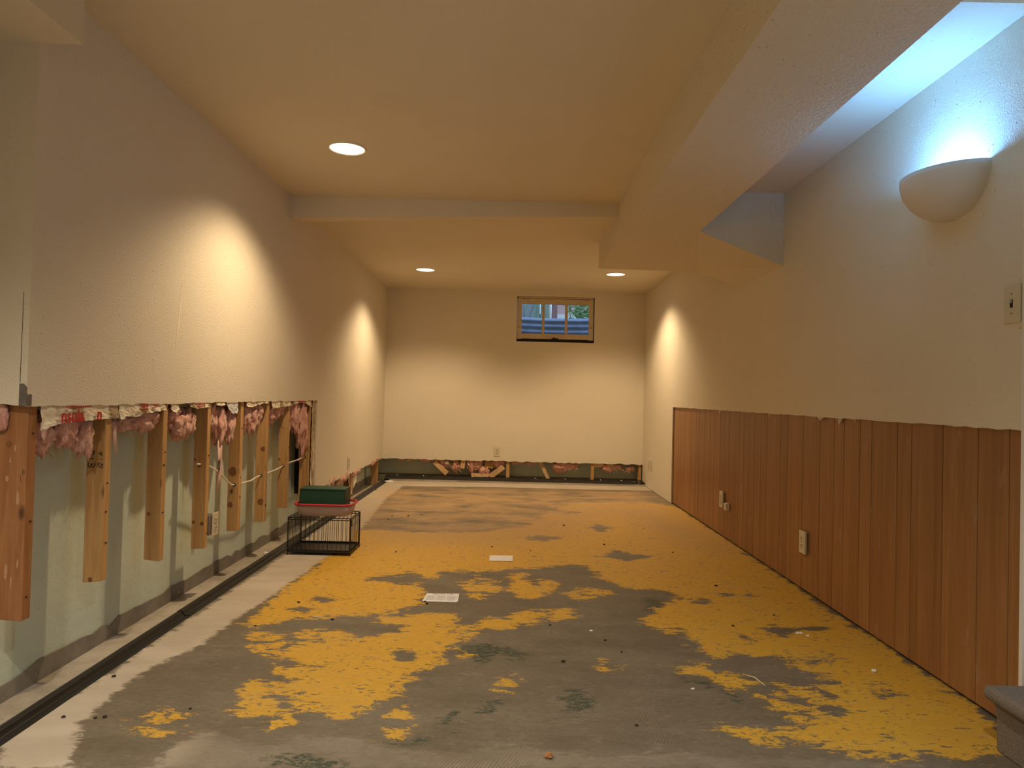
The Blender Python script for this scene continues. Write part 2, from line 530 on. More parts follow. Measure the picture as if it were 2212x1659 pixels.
# ------------------------------------------------------------------ floor slab with worn paint
PAINT = [
(0,[(-1.07,4.83),(-0.32,4.81),(0.11,5.07),(0.35,5.74),(0.6,6.36),(1.3,6.42),(1.5,6.26),(1.53,4.81),(1.52,3.64),(1.51,2.9),(1.52,2.43),(1.51,2.13),(1.41,1.94),(1.29,1.89),(1.21,1.92),(1.16,1.97),(1.12,1.91),(1.07,1.9),(1.03,1.92),(1.08,1.94),(0.99,1.94),(0.93,1.96),(0.91,1.99),(0.82,2.01),(0.91,2.09),(1.03,2.14),(0.94,2.15),(0.89,2.12),(0.84,2.22),(0.83,2.28),(0.94,2.31),(0.95,2.37),(1.03,2.35),(1.06,2.24),(1.08,2.34),(1.15,2.41),(1.16,2.49),(1.05,2.55),(1.16,2.54),(1.29,2.62),(1.28,2.7),(1.15,2.64),(0.96,2.63),(0.92,2.67),(0.87,2.68),(0.82,2.6),(0.77,2.69),(0.79,2.8),(0.74,2.92),(0.67,2.84),(0.61,2.95),(0.6,3.04),(0.74,3.27),(0.79,3.33),(0.86,3.43),(0.74,3.5),(0.57,3.58),(0.5,3.75),(0.44,3.97),(0.28,3.98),(0.17,3.91),(0.03,3.9),(-0.1,3.81),(-0.26,3.77),(-0.35,3.76),(-0.41,3.66),(-0.59,3.69),(-0.8,3.53),(-0.46,3.5),(-0.39,3.32),(-0.41,3.17),(-0.49,3.08),(-0.61,3.05),(-0.79,2.98),(-0.94,2.93),(-1.02,2.83),(-1.1,2.86),(-1.08,2.98),(-1.08,3.22),(-1.07,3.55),(-1.07,3.9),(-1.0,4.19)]),
(0,[(-0.83,2.53),(-0.78,2.64),(-0.73,2.67),(-0.64,2.64),(-0.53,2.71),(-0.45,2.76),(-0.42,2.88),(-0.54,2.94),(-0.43,3.0),(-0.27,3.02),(-0.2,2.95),(-0.24,2.9),(-0.2,2.77),(-0.23,2.6),(-0.25,2.45),(-0.31,2.38),(-0.35,2.28),(-0.34,2.2),(-0.44,2.15),(-0.48,2.06),(-0.52,2.12),(-0.59,2.14),(-0.64,2.1),(-0.64,2.22),(-0.7,2.33),(-0.73,2.3),(-0.82,2.43),(-0.74,2.42),(-0.64,2.43),(-0.81,2.48)]),
(0,[(-0.0,3.7),(0.08,3.75),(0.17,3.45),(0.16,3.33),(0.06,3.3),(0.04,3.41)]),
(1,[(-0.22,3.48),(-0.18,3.78),(-0.05,3.67),(-0.03,3.49),(-0.12,3.24),(-0.18,3.25)]),
(1,[(0.08,3.5),(0.15,3.66),(0.27,3.61),(0.28,3.51),(0.18,3.37),(0.11,3.37)]),
(1,[(0.28,3.4),(0.37,3.51),(0.52,3.48),(0.54,3.41),(0.4,3.31),(0.32,3.31)]),
(1,[(-1.03,2.73),(-1.0,2.78),(-0.85,2.66),(-0.83,2.53),(-0.91,2.53),(-0.96,2.59)]),
(1,[(-0.84,2.75),(-0.83,2.8),(-0.76,2.78),(-0.75,2.75),(-0.78,2.7),(-0.81,2.71)]),
(0,[(-0.72,2.74),(-0.7,2.77),(-0.66,2.76),(-0.65,2.74),(-0.68,2.72),(-0.7,2.72)]),
(1,[(-0.22,2.83),(-0.2,2.91),(-0.12,2.88),(-0.11,2.83),(-0.16,2.75),(-0.2,2.76)]),
(0,[(-0.12,2.92),(-0.07,3.0),(0.04,2.98),(0.06,2.93),(-0.03,2.85),(-0.09,2.86)]),
(0,[(0.03,3.02),(0.07,3.11),(0.15,3.08),(0.16,3.02),(0.09,2.94),(0.05,2.95)]),
(0,[(0.22,3.12),(0.27,3.14),(0.27,3.02),(0.21,3.01)]),
(0,[(-0.0,2.31),(0.01,2.33),(0.03,2.33),(0.04,2.31),(0.02,2.29),(0.0,2.29)]),
(0,[(0.34,2.47),(0.36,2.5),(0.38,2.49),(0.39,2.47),(0.36,2.45),(0.34,2.45)]),
(0,[(-1.05,2.02),(-1.03,2.05),(-0.96,2.05),(-0.94,2.03),(-0.98,2.0),(-1.02,2.0)]),
(1,[(-1.01,1.94),(-0.99,1.97),(-0.93,1.96),(-0.91,1.94),(-0.95,1.92),(-0.98,1.92)]),
(0,[(-0.79,2.11),(-0.79,2.17),(-0.75,2.15),(-0.73,2.11),(-0.74,2.06),(-0.76,2.06)]),
(0,[(-0.74,2.07),(-0.73,2.09),(-0.7,2.08),(-0.69,2.07),(-0.71,2.06),(-0.72,2.06)]),
(0,[(-0.68,2.02),(-0.67,2.06),(-0.64,2.05),(-0.62,2.02),(-0.64,1.99),(-0.66,1.99)]),
(1,[(-0.74,2.02),(-0.74,2.05),(-0.7,2.04),(-0.69,2.02),(-0.71,2.0),(-0.72,2.0)]),
(1,[(-0.8,1.99),(-0.8,2.02),(-0.76,2.01),(-0.74,1.99),(-0.76,1.97),(-0.78,1.97)]),
(0,[(-0.83,2.24),(-0.83,2.28),(-0.8,2.27),(-0.79,2.24),(-0.8,2.2),(-0.81,2.21)]),
(0,[(-0.72,2.23),(-0.71,2.25),(-0.69,2.24),(-0.68,2.23),(-0.69,2.21),(-0.71,2.22)]),
(0,[(-0.78,2.29),(-0.77,2.3),(-0.73,2.3),(-0.72,2.29),(-0.75,2.27),(-0.77,2.28)]),
(0,[(-0.33,1.96),(-0.31,1.98),(-0.26,1.97),(-0.25,1.96),(-0.28,1.93),(-0.31,1.94)]),
(0,[(-0.33,2.1),(-0.33,2.12),(-0.3,2.11),(-0.3,2.1),(-0.31,2.08),(-0.33,2.08)]),
(1,[(-0.19,2.56),(-0.18,2.61),(-0.13,2.6),(-0.12,2.56),(-0.16,2.52),(-0.18,2.52)]),
(0,[(0.64,2.47),(0.71,2.51),(0.79,2.45),(0.81,2.44),(0.88,2.37),(0.8,2.32),(0.76,2.32),(0.73,2.39)]),
(0,[(0.67,2.05),(0.75,2.02),(0.8,2.0),(0.77,1.97),(0.71,2.0),(0.66,2.02)]),
(0,[(0.68,2.73),(0.69,2.75),(0.72,2.75),(0.72,2.73),(0.69,2.71),(0.68,2.71)]),
]
BARE=[
[(-0.58,3.62),(-0.56,3.77),(-0.42,3.64),(-0.48,3.5)],
[(-0.93,3.18),(-0.9,3.24),(-0.77,3.2),(-0.84,3.14)],
[(-0.95,3.04),(-0.93,3.1),(-0.83,3.05),(-0.88,3.0)],
[(-0.85,2.77),(-0.82,2.81),(-0.74,2.78),(-0.78,2.74)],
[(1.08,2.93),(1.15,3.0),(1.25,2.94),(1.14,2.87)],
[(0.92,3.33),(0.96,3.39),(0.99,3.34),(0.94,3.27)],
[(1.17,3.44),(1.22,3.5),(1.27,3.45),(1.2,3.4)],
[(1.2,2.96),(1.26,2.99),(1.37,2.97),(1.27,2.94)],
[(0.95,2.82),(0.98,2.86),(1.0,2.82),(0.97,2.79)],
[(1.03,3.45),(1.09,3.5),(1.18,3.46),(1.09,3.4)],
[(1.12,2.0),(1.14,2.02),(1.14,2.0),(1.12,1.98)],
[(0.91,2.25),(0.95,2.29),(0.99,2.25),(0.93,2.21)],
[(0.98,2.18),(1.03,2.23),(1.11,2.19),(1.02,2.15)],
[(-0.72,2.42),(-0.7,2.44),(-0.64,2.43),(-0.67,2.4)],
[(-0.42,2.55),(-0.41,2.6),(-0.34,2.56),(-0.38,2.51)],
[(1.22,2.3),(1.27,2.33),(1.34,2.3),(1.26,2.27)],
[(1.38,2.23),(1.42,2.27),(1.43,2.23),(1.38,2.2)],
[(0.59,5.13),(0.68,5.33),(0.8,5.16),(0.68,4.97)],
[(0.1,4.72),(0.19,4.88),(0.39,4.76),(0.24,4.6)],
[(0.55,4.22),(0.68,4.38),(0.93,4.26),(0.71,4.11)],
[(0.31,5.79),(0.42,5.94),(0.63,5.83),(0.46,5.67)],
]
GREEN=[
[(-0.16,2.66),(-0.06,2.71),(0.08,2.6),(0.07,2.52),(-0.02,2.58),(-0.09,2.5),(-0.2,2.58)],
[(0.18,2.25),(0.23,2.3),(0.29,2.21),(0.27,2.15),(0.21,2.1),(0.18,2.17)],
[(-0.08,2.14),(-0.02,2.21),(-0.01,2.16),(-0.06,2.11)],
[(-0.63,1.81),(-0.54,1.84),(-0.42,1.82),(-0.42,1.78),(-0.59,1.77)],
[(-0.33,1.92),(-0.25,1.95),(-0.2,1.9),(-0.26,1.88)],
[(0.74,2.32),(0.79,2.28),(0.76,2.22),(0.71,2.24)],
[(0.61,2.41),(0.72,2.38),(0.7,2.33),(0.62,2.37)],
[(0.68,3.37),(0.77,3.3),(0.68,3.09),(0.63,3.15)],
[(-0.2,2.08),(-0.15,2.1),(-0.14,1.99),(-0.17,2.0)],
]
WORN_GLARE=[
[(-1.24,6.95),(1.44,7.29),(1.45,5.81),(1.47,4.33),(1.24,4.57),(0.86,5.56),(0.33,4.76),(0.01,4.3),(-0.44,4.38),(-1.0,4.39),(-1.14,5.28)],
]
PALE=[
[(-1.37,1.87),(-1.34,2.31),(-1.33,2.93),(-1.32,4.1),(-1.4,7.64),(1.54,7.68),(1.52,7.3),(0.98,7.28),(-0.25,7.27),(-1.12,7.18),(-1.14,6.36),(-1.03,4.53),(-1.07,3.79),(-1.11,3.26),(-1.14,2.95),(-1.16,2.59),(-1.23,2.39),(-1.24,2.17),(-1.22,1.99),(-1.1,1.75),(-1.27,1.74)],
[(-0.89,1.76),(-0.91,1.8),(-0.88,1.9),(-0.81,1.96),(-0.78,1.93),(-0.7,1.9),(-0.62,1.9),(-0.56,1.94),(-0.42,1.92),(-0.24,1.88),(-0.11,1.87),(0.02,1.91),(0.26,1.86),(0.52,1.89),(0.9,1.88),(1.15,1.87),(1.14,1.85)],
]

def poly_sdf(px, py, poly):
    """signed distance, positive inside"""
    d2 = np.full(px.shape, 1e9); inside = np.zeros(px.shape, bool)
    n = len(poly)
    for i in range(n):
        ax, ay = poly[i]; bx, by = poly[(i + 1) % n]
        ex, ey = bx - ax, by - ay
        L = ex * ex + ey * ey + 1e-12
        t = np.clip(((px - ax) * ex + (py - ay) * ey) / L, 0, 1)
        d2 = np.minimum(d2, (px - ax - t * ex) ** 2 + (py - ay - t * ey) ** 2)
        c = (ay > py) != (by > py)
        with np.errstate(divide='ignore', invalid='ignore'):
            xi = ex * (py - ay) / (ey if abs(ey) > 1e-12 else 1e-12) + ax
        inside ^= c & (px < xi)
    d = np.sqrt(d2)
    return np.where(inside, d, -d)

FX0, FX1, FY0, FY1 = -1.345, 1.55, -1.6, 7.62
NX, NY = 132, 400
xs = np.linspace(FX0, FX1, NX); ys = np.linspace(FY0, FY1, NY)
gx, gy = np.meshgrid(xs, ys)
vx, vy = gx.ravel(), gy.ravel()
sd = np.full(vx.shape, -1.0)
for b, poly in PAINT:
    q = poly_sdf(vx, vy, poly)
    if b: q = np.minimum(q, .02) - .025
    sd = np.maximum(sd, q)
for poly in BARE:
    sd = np.minimum(sd, -poly_sdf(vx, vy, poly))
sg = np.full(vx.shape, -1.0)
for poly in GREEN: sg = np.maximum(sg, poly_sdf(vx, vy, poly))
sp = np.full(vx.shape, -1.0)
for poly in PALE: sp = np.maximum(sp, poly_sdf(vx, vy, poly))
sp = np.where(vy < 1.72, np.maximum(sp, .03), sp)
sw = np.full(vx.shape, -1.0)
for poly in WORN_GLARE: sw = np.maximum(sw, poly_sdf(vx, vy, poly))
sd = sd + .012
enc = lambda s: np.clip(s / .40 + .5, 0, 1)
worn = np.clip(sw / .5 + .5, 0, 1) * np.clip((vy - 3.3) / 2.0, 0, 1)  # far paint drawn towards tan: wear, plus grazing glare put into the colour
palew = np.where(vy < 2.05, np.clip((-vx - .75) / .3, .14, 1.0), 1.0)
ribw = np.clip((2.35 - vy) / .35, 0, 1) * np.clip(1.1 - np.abs(vx + .25) / 1.0, 0, 1)
zj = np.zeros_like(vx)
verts = np.stack([vx, vy, zj], 1).tolist()
faces = [(j * NX + i, j * NX + i + 1, (j + 1) * NX + i + 1, (j + 1) * NX + i) for j in range(NY - 1) for i in range(NX - 1)]
nb = len(verts)
# slab sides
rim = [(FX0, FY0), (FX1, FY0), (FX1, FY1), (FX0, FY1)]
verts += [(x, y, 0.0) for x, y in rim] + [(x, y, -.12) for x, y in rim]
faces += [(nb + i, nb + 4 + i, nb + 4 + (i + 1) % 4, nb + (i + 1) % 4) for i in range(4)] + [(nb + 4, nb + 7, nb + 6, nb + 5)]
me = bpy.data.meshes.new('floor'); me.from_pydata(verts, [], faces); me.materials.append(M_FLOOR)
pad = lambda a: np.concatenate([a, np.zeros(8)])
for nm, chans in (('wear', (enc(sd), enc(sg), enc(sp))), ('wear_more', (worn, palew, ribw))):
    at = me.attributes.new(nm, 'FLOAT_COLOR', 'POINT')
    arr = np.ones((len(verts), 4), np.float32)
    for k, c in enumerate(chans): arr[:, k] = pad(c)
    at.data.foreach_set('color', arr.ravel())
me.update()
floor = bpy.data.objects.new('floor', me); COL.objects.link(floor)
structure(floor, 'concrete slab with worn yellow paint')

# footing ledge beside and beyond the slab
mb = MB().box(-1.80, FX0 - .002, -1.6, 8.2, -.12, -.055)
structure(mb.build('floor_ledge', M_LEDGE), 'dusty concrete footing ledge along left wall')
mb = MB().box(FX0, 1.60, FY1 + .002, 8.2, -.12, .018)
structure(mb.build('floor_ledge', M_LEDGE), 'concrete footing ledge along end wall')

# ------------------------------------------------------------------ foundation walls
mb = MB().box(-1.95, CX, 2.082, 8.3, -.12, 2.2)
structure(mb.build('wall_left_foundation', M_CONC), 'pale green foundation wall behind the studs')
WX0, WX1, WZ0, WZ1 = .035, .927, 1.604, 2.127
mb = MB()
mb.box(CX, WX0 - .02, BC, 8.28, -.12, 2.2).box(WX1 + .02, 1.62, BC, 8.28, -.12, 2.2)
mb.box(WX0 - .02, WX1 + .02, BC, 8.28, -.12, WZ0 - .02).box(WX0 - .02, WX1 + .02, BC, 8.28, WZ1 + .02, 2.2)
structure(mb.build('wall_back_foundation', M_CONC), 'pale green foundation wall behind the low cut')
# bare strip at the foot of the left foundation wall
r = random.Random(3)
top = [(2.06 + i * .06, .040 + r.uniform(-.008, .010) - (.012 if r.random() < .1 else 0)) for i in range(100)]
mb = MB().prism([(2.085, -.055)] + [(a + .025, b - .030) for a, b in top] + [(8.04, -.055)], 'x', CX - .01, CX + .007)
structure(mb.build('baseboard_left', M_STRIP), 'bare concrete band at the foot of the left foundation wall')
mb = MB().box(CX, 1.60, BC - .008, BC + .01, .018, .034)
structure(mb.build('baseboard_back', M_STRIP), 'bare concrete band at the foot of the end foundation wall')

# ------------------------------------------------------------------ drywall
cut1 = ragged(2.075, 5.15, CUT, .035, .0035, 11)
cut2 = ragged(5.15, BY, CUT_B, .03, .006, 12)
poly = cut1 + cut2 + [(BY, 2.32), (2.075, 2.32)]
structure(MB().prism(poly, 'x', SX, LX).build('wall_left', M_WALL), 'cream left drywall cut off above the floor')
# short return at the near end of the left wall
cut = ragged(-1.66, LX, CUT + .004, .03, .003, 13)
structure(MB().prism(cut + [(LX, 2.32), (-1.66, 2.32)], 'y', 2.062, 2.075).build('wall_left_return', M_WALL), 'cream drywall return at near end of left wall')
# end wall with window hole
bm_ = MB()
bot = ragged(LX, RX, CUT_B - .003, .04, .007, 14)
bm_.prism(bot + [(RX, 1.2), (LX, 1.2)], 'y', BY, BY + .013)
bm_.box(LX, WX0, BY, BY + .013, 1.2, 2.25).box(WX1, RX, BY, BY + .013, 1.2, 2.25)
bm_.box(WX0, WX1, BY, BY + .013, 1.2, WZ0).box(WX0, WX1, BY, BY + .013, WZ1, 2.25)
structure(bm_.build('wall_back', M_WALL), 'cream end drywall with small window')
# near-black filler behind the drywall: cavity shade above the cuts, put into colour
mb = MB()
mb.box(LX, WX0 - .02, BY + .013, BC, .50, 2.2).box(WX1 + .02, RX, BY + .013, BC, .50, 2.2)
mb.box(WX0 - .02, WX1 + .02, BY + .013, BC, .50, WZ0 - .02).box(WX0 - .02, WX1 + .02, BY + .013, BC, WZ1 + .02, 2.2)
structure(mb.build('wall_back_core', M_DARK), 'near-black filler for the shade above the low cut in the end wall')
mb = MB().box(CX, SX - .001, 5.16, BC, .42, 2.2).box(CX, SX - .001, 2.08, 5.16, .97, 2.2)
structure(mb.build('wall_left_core', M_DARK), 'near-black filler for the shade above the cut in the left wall')

# right wall: full drywall at the far end, cut over the panelling nearer
PY = 6.425
cutr = ragged(2.03, PY, CUT + .002, .05, .002, 15)
poly = cutr + [(PY, 0.004), (BY, 0.004), (BY, 2.32), (2.03, 2.32)]
structure(MB().prism(poly, 'x', RX, RX + .013).build('wall_right', M_WALL), 'cream right drywall ending above the panelling')
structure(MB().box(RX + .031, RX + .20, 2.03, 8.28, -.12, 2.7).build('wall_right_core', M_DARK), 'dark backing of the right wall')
structure(MB().box(RX - .001, RX + .20, 2.015, 2.03, .0, 2.6).build('trim_1', M_WHITE), 'white edge at near end of right wall')

# near surroundings behind and beside the camera
structure(MB().box(-1.80, -1.66, -1.6, 2.061, -.12, 2.7).build('wall_left_near', M_WALL), 'cream wall of the near left recess')
structure(MB().box(-1.80, 2.9, -1.72, -1.6, -.12, 2.7).build('wall_near', M_WALL), 'cream wall behind the viewer')
structure(MB().box(RX + .202, 2.9, 2.03, 2.12, 0, 2.7).build('wall_stair_far', M_WHITE), 'white wall along the far side of the stairs')
structure(MB().box(RX, 1.64, -1.6, .92, -.12, 2.7).build('wall_right_near', M_WALL), 'cream wall beside the stairs')
structure(MB().box(2.78, 2.9, .92, 2.12, -.12, 2.7).build('wall_stair_end', M_WALL), 'cream wall at the top of the stairs')
structure(MB().box(1.551, 2.9, .90, 2.03, -.12, -.001).build('floor_stair', M_LEDGE), 'slab under the stairs')

# ------------------------------------------------------------------ ceiling and soffits
structure(MB().box(-1.80, .70, -1.6, 4.41, NEAR_Z, 2.7).build('ceiling', M_CEIL), 'higher cream ceiling over the near half')
structure(MB().box(-1.80, 1.72, 4.41, 8.3, FAR_Z, 2.7).build('ceiling_far', M_CEIL), 'lower cream ceiling over the far half')
structure(MB().box(1.041, 1.72, 1.98, 4.41, 2.157, 2.7).build('ceiling_slot', M_WALL), 'cream strip of ceiling above the wall lamp')
structure(MB().box(.66, 2.9, -1.6, 1.98, 2.62, 2.7).build('ceiling_stair', M_CEIL), 'high ceiling over the stairs')
# wedge shaped cross beam where the ceiling steps down
vs = [(LX, 4.395, 2.085), (.66, 4.395, 2.148), (.66, 4.395, NEAR_Z), (LX, 4.395, NEAR_Z),
      (LX, 4.48, 2.085), (.66, 4.42, 2.148), (.66, 4.42, FAR_Z + .01), (LX, 4.48, FAR_Z + .01)]
structure(MB().add(vs, [(0, 1, 2, 3), (7, 6, 5, 4), (0, 4, 5, 1), (3, 2, 6, 7), (0, 3, 7, 4), (1, 5, 6, 2)]).build('ceiling_beam', M_CEIL), 'cream cross beam where the ceiling steps down')
# long soffit with sloping underside that widens to the right wall
Y0 = -1.6
U = [(.66, Y0, 1.992), (1.041, Y0, 1.930), (1.041, 3.85, 1.930), (RX, 3.85, 1.743), (RX, 4.56, 1.741), (1.29, 4.866, 1.891), (.66, 5.385, 1.997)]
T = [(x, y, 2.66) for x, y, z in U]
n = len(U)
fs = [(0, 1, 2), (0, 2, 5, 6), (2, 3, 4, 5)] + [tuple(range(2 * n - 1, n - 1, -1))] + [(i, i + n, (i + 1) % n + n, (i + 1) % n) for i in range(n)]
structure(MB().add(U + T, [tuple(reversed(q)) for q in fs]).build('ceiling_soffit', M_SOFFIT), 'long cream soffit with stippled sloping underside')
# boxed soffit at the near left
structure(MB().box(-1.66, -1.336, -1.6, 2.066, 2.012, NEAR_Z + .02).build('ceiling_soffit_left', M_CEIL), 'cream boxed soffit in near left corner')

# seam crack in the near return and an old patch stroke on the left drywall
MB().prism([(-1.4865, .975), (-1.4855, .975), (-1.4845, 1.25), (-1.4850, 1.25)], 'y', 2.0608, 2.0622).build('seam_crack', M_DARK, bpy.data.objects['wall_left_return'])
ol = [(2.975 + .020 * math.cos(t * 2.4) + w_ * math.sin(math.pi * t), 1.44 - .30 * t) for w_, ts in ((.010, np.linspace(0, 1, 14)), (-.004, np.linspace(1, 0, 14))) for t in ts]
MB().prism(ol[:-1], 'x', LX - .001, LX + .0006).build('patch_stroke', M_GYPSUM_PALE, bpy.data.objects['wall_left'])

# ------------------------------------------------------------------ window in the end wall and what lies outside
win = structure(empty('window_1', (.481, BY, WZ0)), 'small weathered window with three panes')
SY0, SY1 = BY + .012, BY + .045
mb = MB()
for a in ((WX0 - .018, WX0 + .002, WZ0 - .018, WZ1 + .018), (WX1 - .002, WX1 + .018, WZ0 - .018, WZ1 + .018)):
    mb.box(a[0], a[1], BY + .006, 8.28, a[2], a[3])
mb.box(WX0, WX1, BY + .006, 8.28, WZ0 - .018, WZ0 + .004).box(WX0, WX1, BY + .006, 8.28, WZ1 - .002, WZ1 + .018)
mb.box(WX0, WX1, SY0 + .004, SY1, WZ0, WZ0 + .040)
mb.build('jamb', M_DARK, win)
MB().box(WX0 + .004, WX0 + .055, SY0, SY1, WZ0 + .030, WZ1 - .022).build('stile', M_SASH, win, bevel=.003)
MB().box(WX1 - .062, WX1 - .010, SY0, SY1, WZ0 + .030, WZ1 - .022).build('stile', M_SASH, win, bevel=.003)
MB().box(WX0 + .055, WX1 - .062, SY0, SY1, 2.044, WZ1 - .022).build('rail', M_SASH, win, bevel=.003)
MB().box(WX0 + .055, WX1 - .062, SY0, SY1, WZ0 + .036, 1.699).build('rail', M_SASH, win, bevel=.003)
MB().box(WX0 + .01, WX1 - .01, SY0 - .004, SY0 + .01, WZ1 - .018, WZ1 - .002).build('head_stop', M_SASH, win, bevel=.002)
for x in (.340, .605):
    MB().box(x - .0155, x + .0155, SY0 + .002, SY1, 1.699, 2.044).build('muntin', M_SASH, win, bevel=.003)
for a, b in ((.09, .3245), (.3555, .5895), (.6205, .865)):
    MB().box(a, b, SY0 + .016, SY0 + .020, 1.699, 2.044).build('pane', M_GLASS, win)
lt = MB().box(.445, .512, SY0 - .016, SY0 + .004, WZ0 + .006, WZ0 + .045)
lt.box(.455, .475, SY0 - .024, SY0 - .012, WZ0 + .012, WZ0 + .052)
lt.build('latch', M_DARK, win, bevel=.003)
for x0 in (.105, .790):
    for k in range(3):
        MB().tube([(x0 + .026 * k, SY0 - .003, WZ1 - .028 - .004 * (k % 2)), (x0 + .026 * k, SY0 + .004, WZ1 - .028 - .004 * (k % 2))], .005, 8).build('screw', M_SLOT, win)
for x0 in (WX0 + .024, WX1 - .032):
    MB().tube([(x0, SY0 - .003, 1.775), (x0, SY0 + .004, 1.775)], .006, 8).build('screw', M_SLOT, win)

# window well of corrugated steel
mb = MB(); nA, nZ = 40, 60
vs = []
for j in range(nZ + 1):
    z = 1.36 + (1.985 - 1.36) * j / nZ
    rr = 1 + .020 * math.cos((z - 1.985) / .074 * 2 * math.pi)
    for i in range(nA + 1):
        a = math.pi * i / nA
        vs.append((.50 - .78 * math.cos(a) * rr, 8.29 + .47 * math.sin(a) * rr, z))
fs = [(j * (nA + 1) + i, j * (nA + 1) + i + 1, (j + 1) * (nA + 1) + i + 1, (j + 1) * (nA + 1) + i) for j in range(nZ) for i in range(nA)]
mb.add(vs, fs)
well = mb.build('window_well', M_WELL, None, smooth=True)
so = well.modifiers.new('thick', 'SOLIDIFY'); so.thickness = .004
tag(well, 'curved corrugated steel window well outside the small window', 'window well')
structure(MB().lathe([(0.0, 0), (.78, 0)], (.50, 8.29, 1.40), 30, 0, math.pi, 1, .6).build('ground_well', M_GRAVEL), 'gravel at the bottom of the window well')
gp = [(-6, 8.29), (-.31, 8.29)] + [(.50 - .80 * math.cos(math.pi * i / 24), 8.29 + .50 * math.sin(math.pi * i / 24)) for i in range(25)] + [(1.31, 8.29), (7, 8.29), (7, 14), (-6, 14)]
structure(MB().prism(gp, 'z', 1.3, 1.93).build('ground_yard', M_SOIL), 'dark soil of the yard outside the window')

fence = empty('wood_fence', (-.2, 10.8, 1.93), 'grey green board fence seen through the left pane', 'fence')
for i in range(10):
    x = -.95 + i * .152
    MB().box(x, x + .145, 10.8 + (i % 2) * .012, 10.825 + (i % 2) * .012, 1.93, 3.4).build('board', M_FENCE, fence, bevel=.003)
MB().box(-1.0, .45, 10.84, 10.88, 2.2, 2.29).build('fence_rail', M_FENCE, fence)
postt = tag(MB().box(.578, .664, 10.45, 10.56, 1.93, 3.4).build('fence_post', M_POST, bevel=.004), 'reddish brown post seen through the middle pane', 'post')
tag(MB().tube([(.552, 10.45, 1.93), (.550, 10.44, 2.6), (.556, 10.45, 3.3)], .016, 10).build('white_pipe', M_WHITE, smooth=True), 'thin white pipe beside the reddish brown post', 'pipe')
house = empty('neighbour_house', (1.6, 11.6, 1.93), 'pink sided house wall with pale foundation board seen through middle pane', 'house')
for i in range(9):
    MB().box(.66, 5.0, 11.6 - .01, 11.66, 2.385 + i * .16, 2.385 + i * .16 + .157).build('siding_board', M_SIDING, house, bevel=.004)
MB().box(.66, 5.0, 11.56, 11.66, 1.93, 2.38).build('base_board', M_WHITE, house, bevel=.004)
tree = empty('leaning_tree', (.2, 10.0, 1.93), 'grey leaning tree trunk seen through the left pane', 'tree')
MB().tube([(.165, 10.0, 1.9), (.215, 10.0, 2.15), (.285, 10.0, 2.40), (.37, 10.02, 2.8), (.5, 10.05, 3.5)], [.045, .04, .038, .034, .03], 10).build('trunk', M_TRUNK, tree, smooth=True)
MB().tube([(.15, 10.0, 1.9), (.13, 10.0, 2.2), (.10, 10.02, 2.8), (.05, 10.05, 3.5)], [.03, .027, .024, .02], 10).build('branch', M_TRUNK, tree, smooth=True)
shrub = empty('leafy_shrub', (1.15, 9.55, 1.93), 'leafy green shrub behind the window well in right pane', 'shrub')
mb = MB(); r = random.Random(21)
for _ in range(420):
    c = Vector((r.gauss(.98, .12), r.uniform(9.35, 9.75), r.uniform(1.97, 2.45)))
    if c.x < .70: continue
    d = Vector((r.uniform(-1, 1), r.uniform(-.5, .5), r.uniform(-.6, .5))).normalized() * r.uniform(.035, .06)
    s = d.cross(Vector((r.uniform(-1, 1), -1, r.uniform(-1, 1)))).normalized() * r.uniform(.010, .016)
    k = d.cross(s).normalized() * .006
    mb.add([c - d, c + s + k, c + d, c - s + k, c], [(0, 1, 4), (1, 2, 4), (2, 3, 4), (3, 0, 4)])
fo = mb.build('foliage', M_LEAF, shrub); fo['kind'] = 'stuff'
for k in range(5):
    x = .82 + .08 * k
    MB().tube([(x, 9.55, 1.93), (x + .03 * (k - 2), 9.55, 2.3), (x + .07 * (k - 2), 9.56, 2.7)], [.008, .006, .003], 6).build('stem', M_TRUNK, shrub)

# ------------------------------------------------------------------ recessed ceiling lights
def recessed_light(x, y, z, label, power, colour):
    t = empty('recessed_light', (x, y, z), label, 'ceiling light', 'recessed ceiling lights')
    MB().lathe([(.088, -.001), (.088, -.004), (.092, -.008), (.099, -.006), (.102, -.0005)], (x, y, z), 48).build('trim_ring', M_TRIM, t, smooth=True)
    MB().lathe([(.089, -.002), (.07, -.0035), (.04, -.0045), (0.0001, -.005)], (x, y, z), 48).build('lens', M_LENS, t, smooth=True)
    ld = bpy.data.lights.new('can_beam', 'SPOT')
    ld.energy = power; ld.color = colour; ld.spot_size = math.radians(134); ld.spot_blend = .5; ld.shadow_soft_size = .035
    ld.use_nodes = True; g = G(ld.node_tree); em = ld.node_tree.nodes['Emission']     # reflector lamp: strongest straight down
    tc = g.n('ShaderNodeTexCoord'); sp_ = g.n('ShaderNodeSeparateXYZ'); g.link(tc.outputs['Normal'], sp_.inputs[0])
    g.link(g.math('POWER', g.math('ABSOLUTE', sp_.outputs[2]), 1.6), em.inputs['Strength'])
    lo = bpy.data.objects.new('can_beam', ld); COL.objects.link(lo); lo.parent = t; lo.location = (0, 0, -.055)
    return t
recessed_light(-.882, 3.504, NEAR_Z, 'round recessed light in the higher near ceiling, before the cross beam', CAN_POWER, WARM)
recessed_light(-.877, 6.661, FAR_Z, 'round recessed light in the far ceiling on the left wall side', CAN_POWER, WARM)
recessed_light(.985, 6.661, FAR_Z, 'round recessed light in the far ceiling beside the soffit end', CAN_POWER, WARM)
recessed_light(-.882, .42, NEAR_Z, 'round recessed light in the near ceiling above the viewer', NEAR_POWER, NEUTRAL)

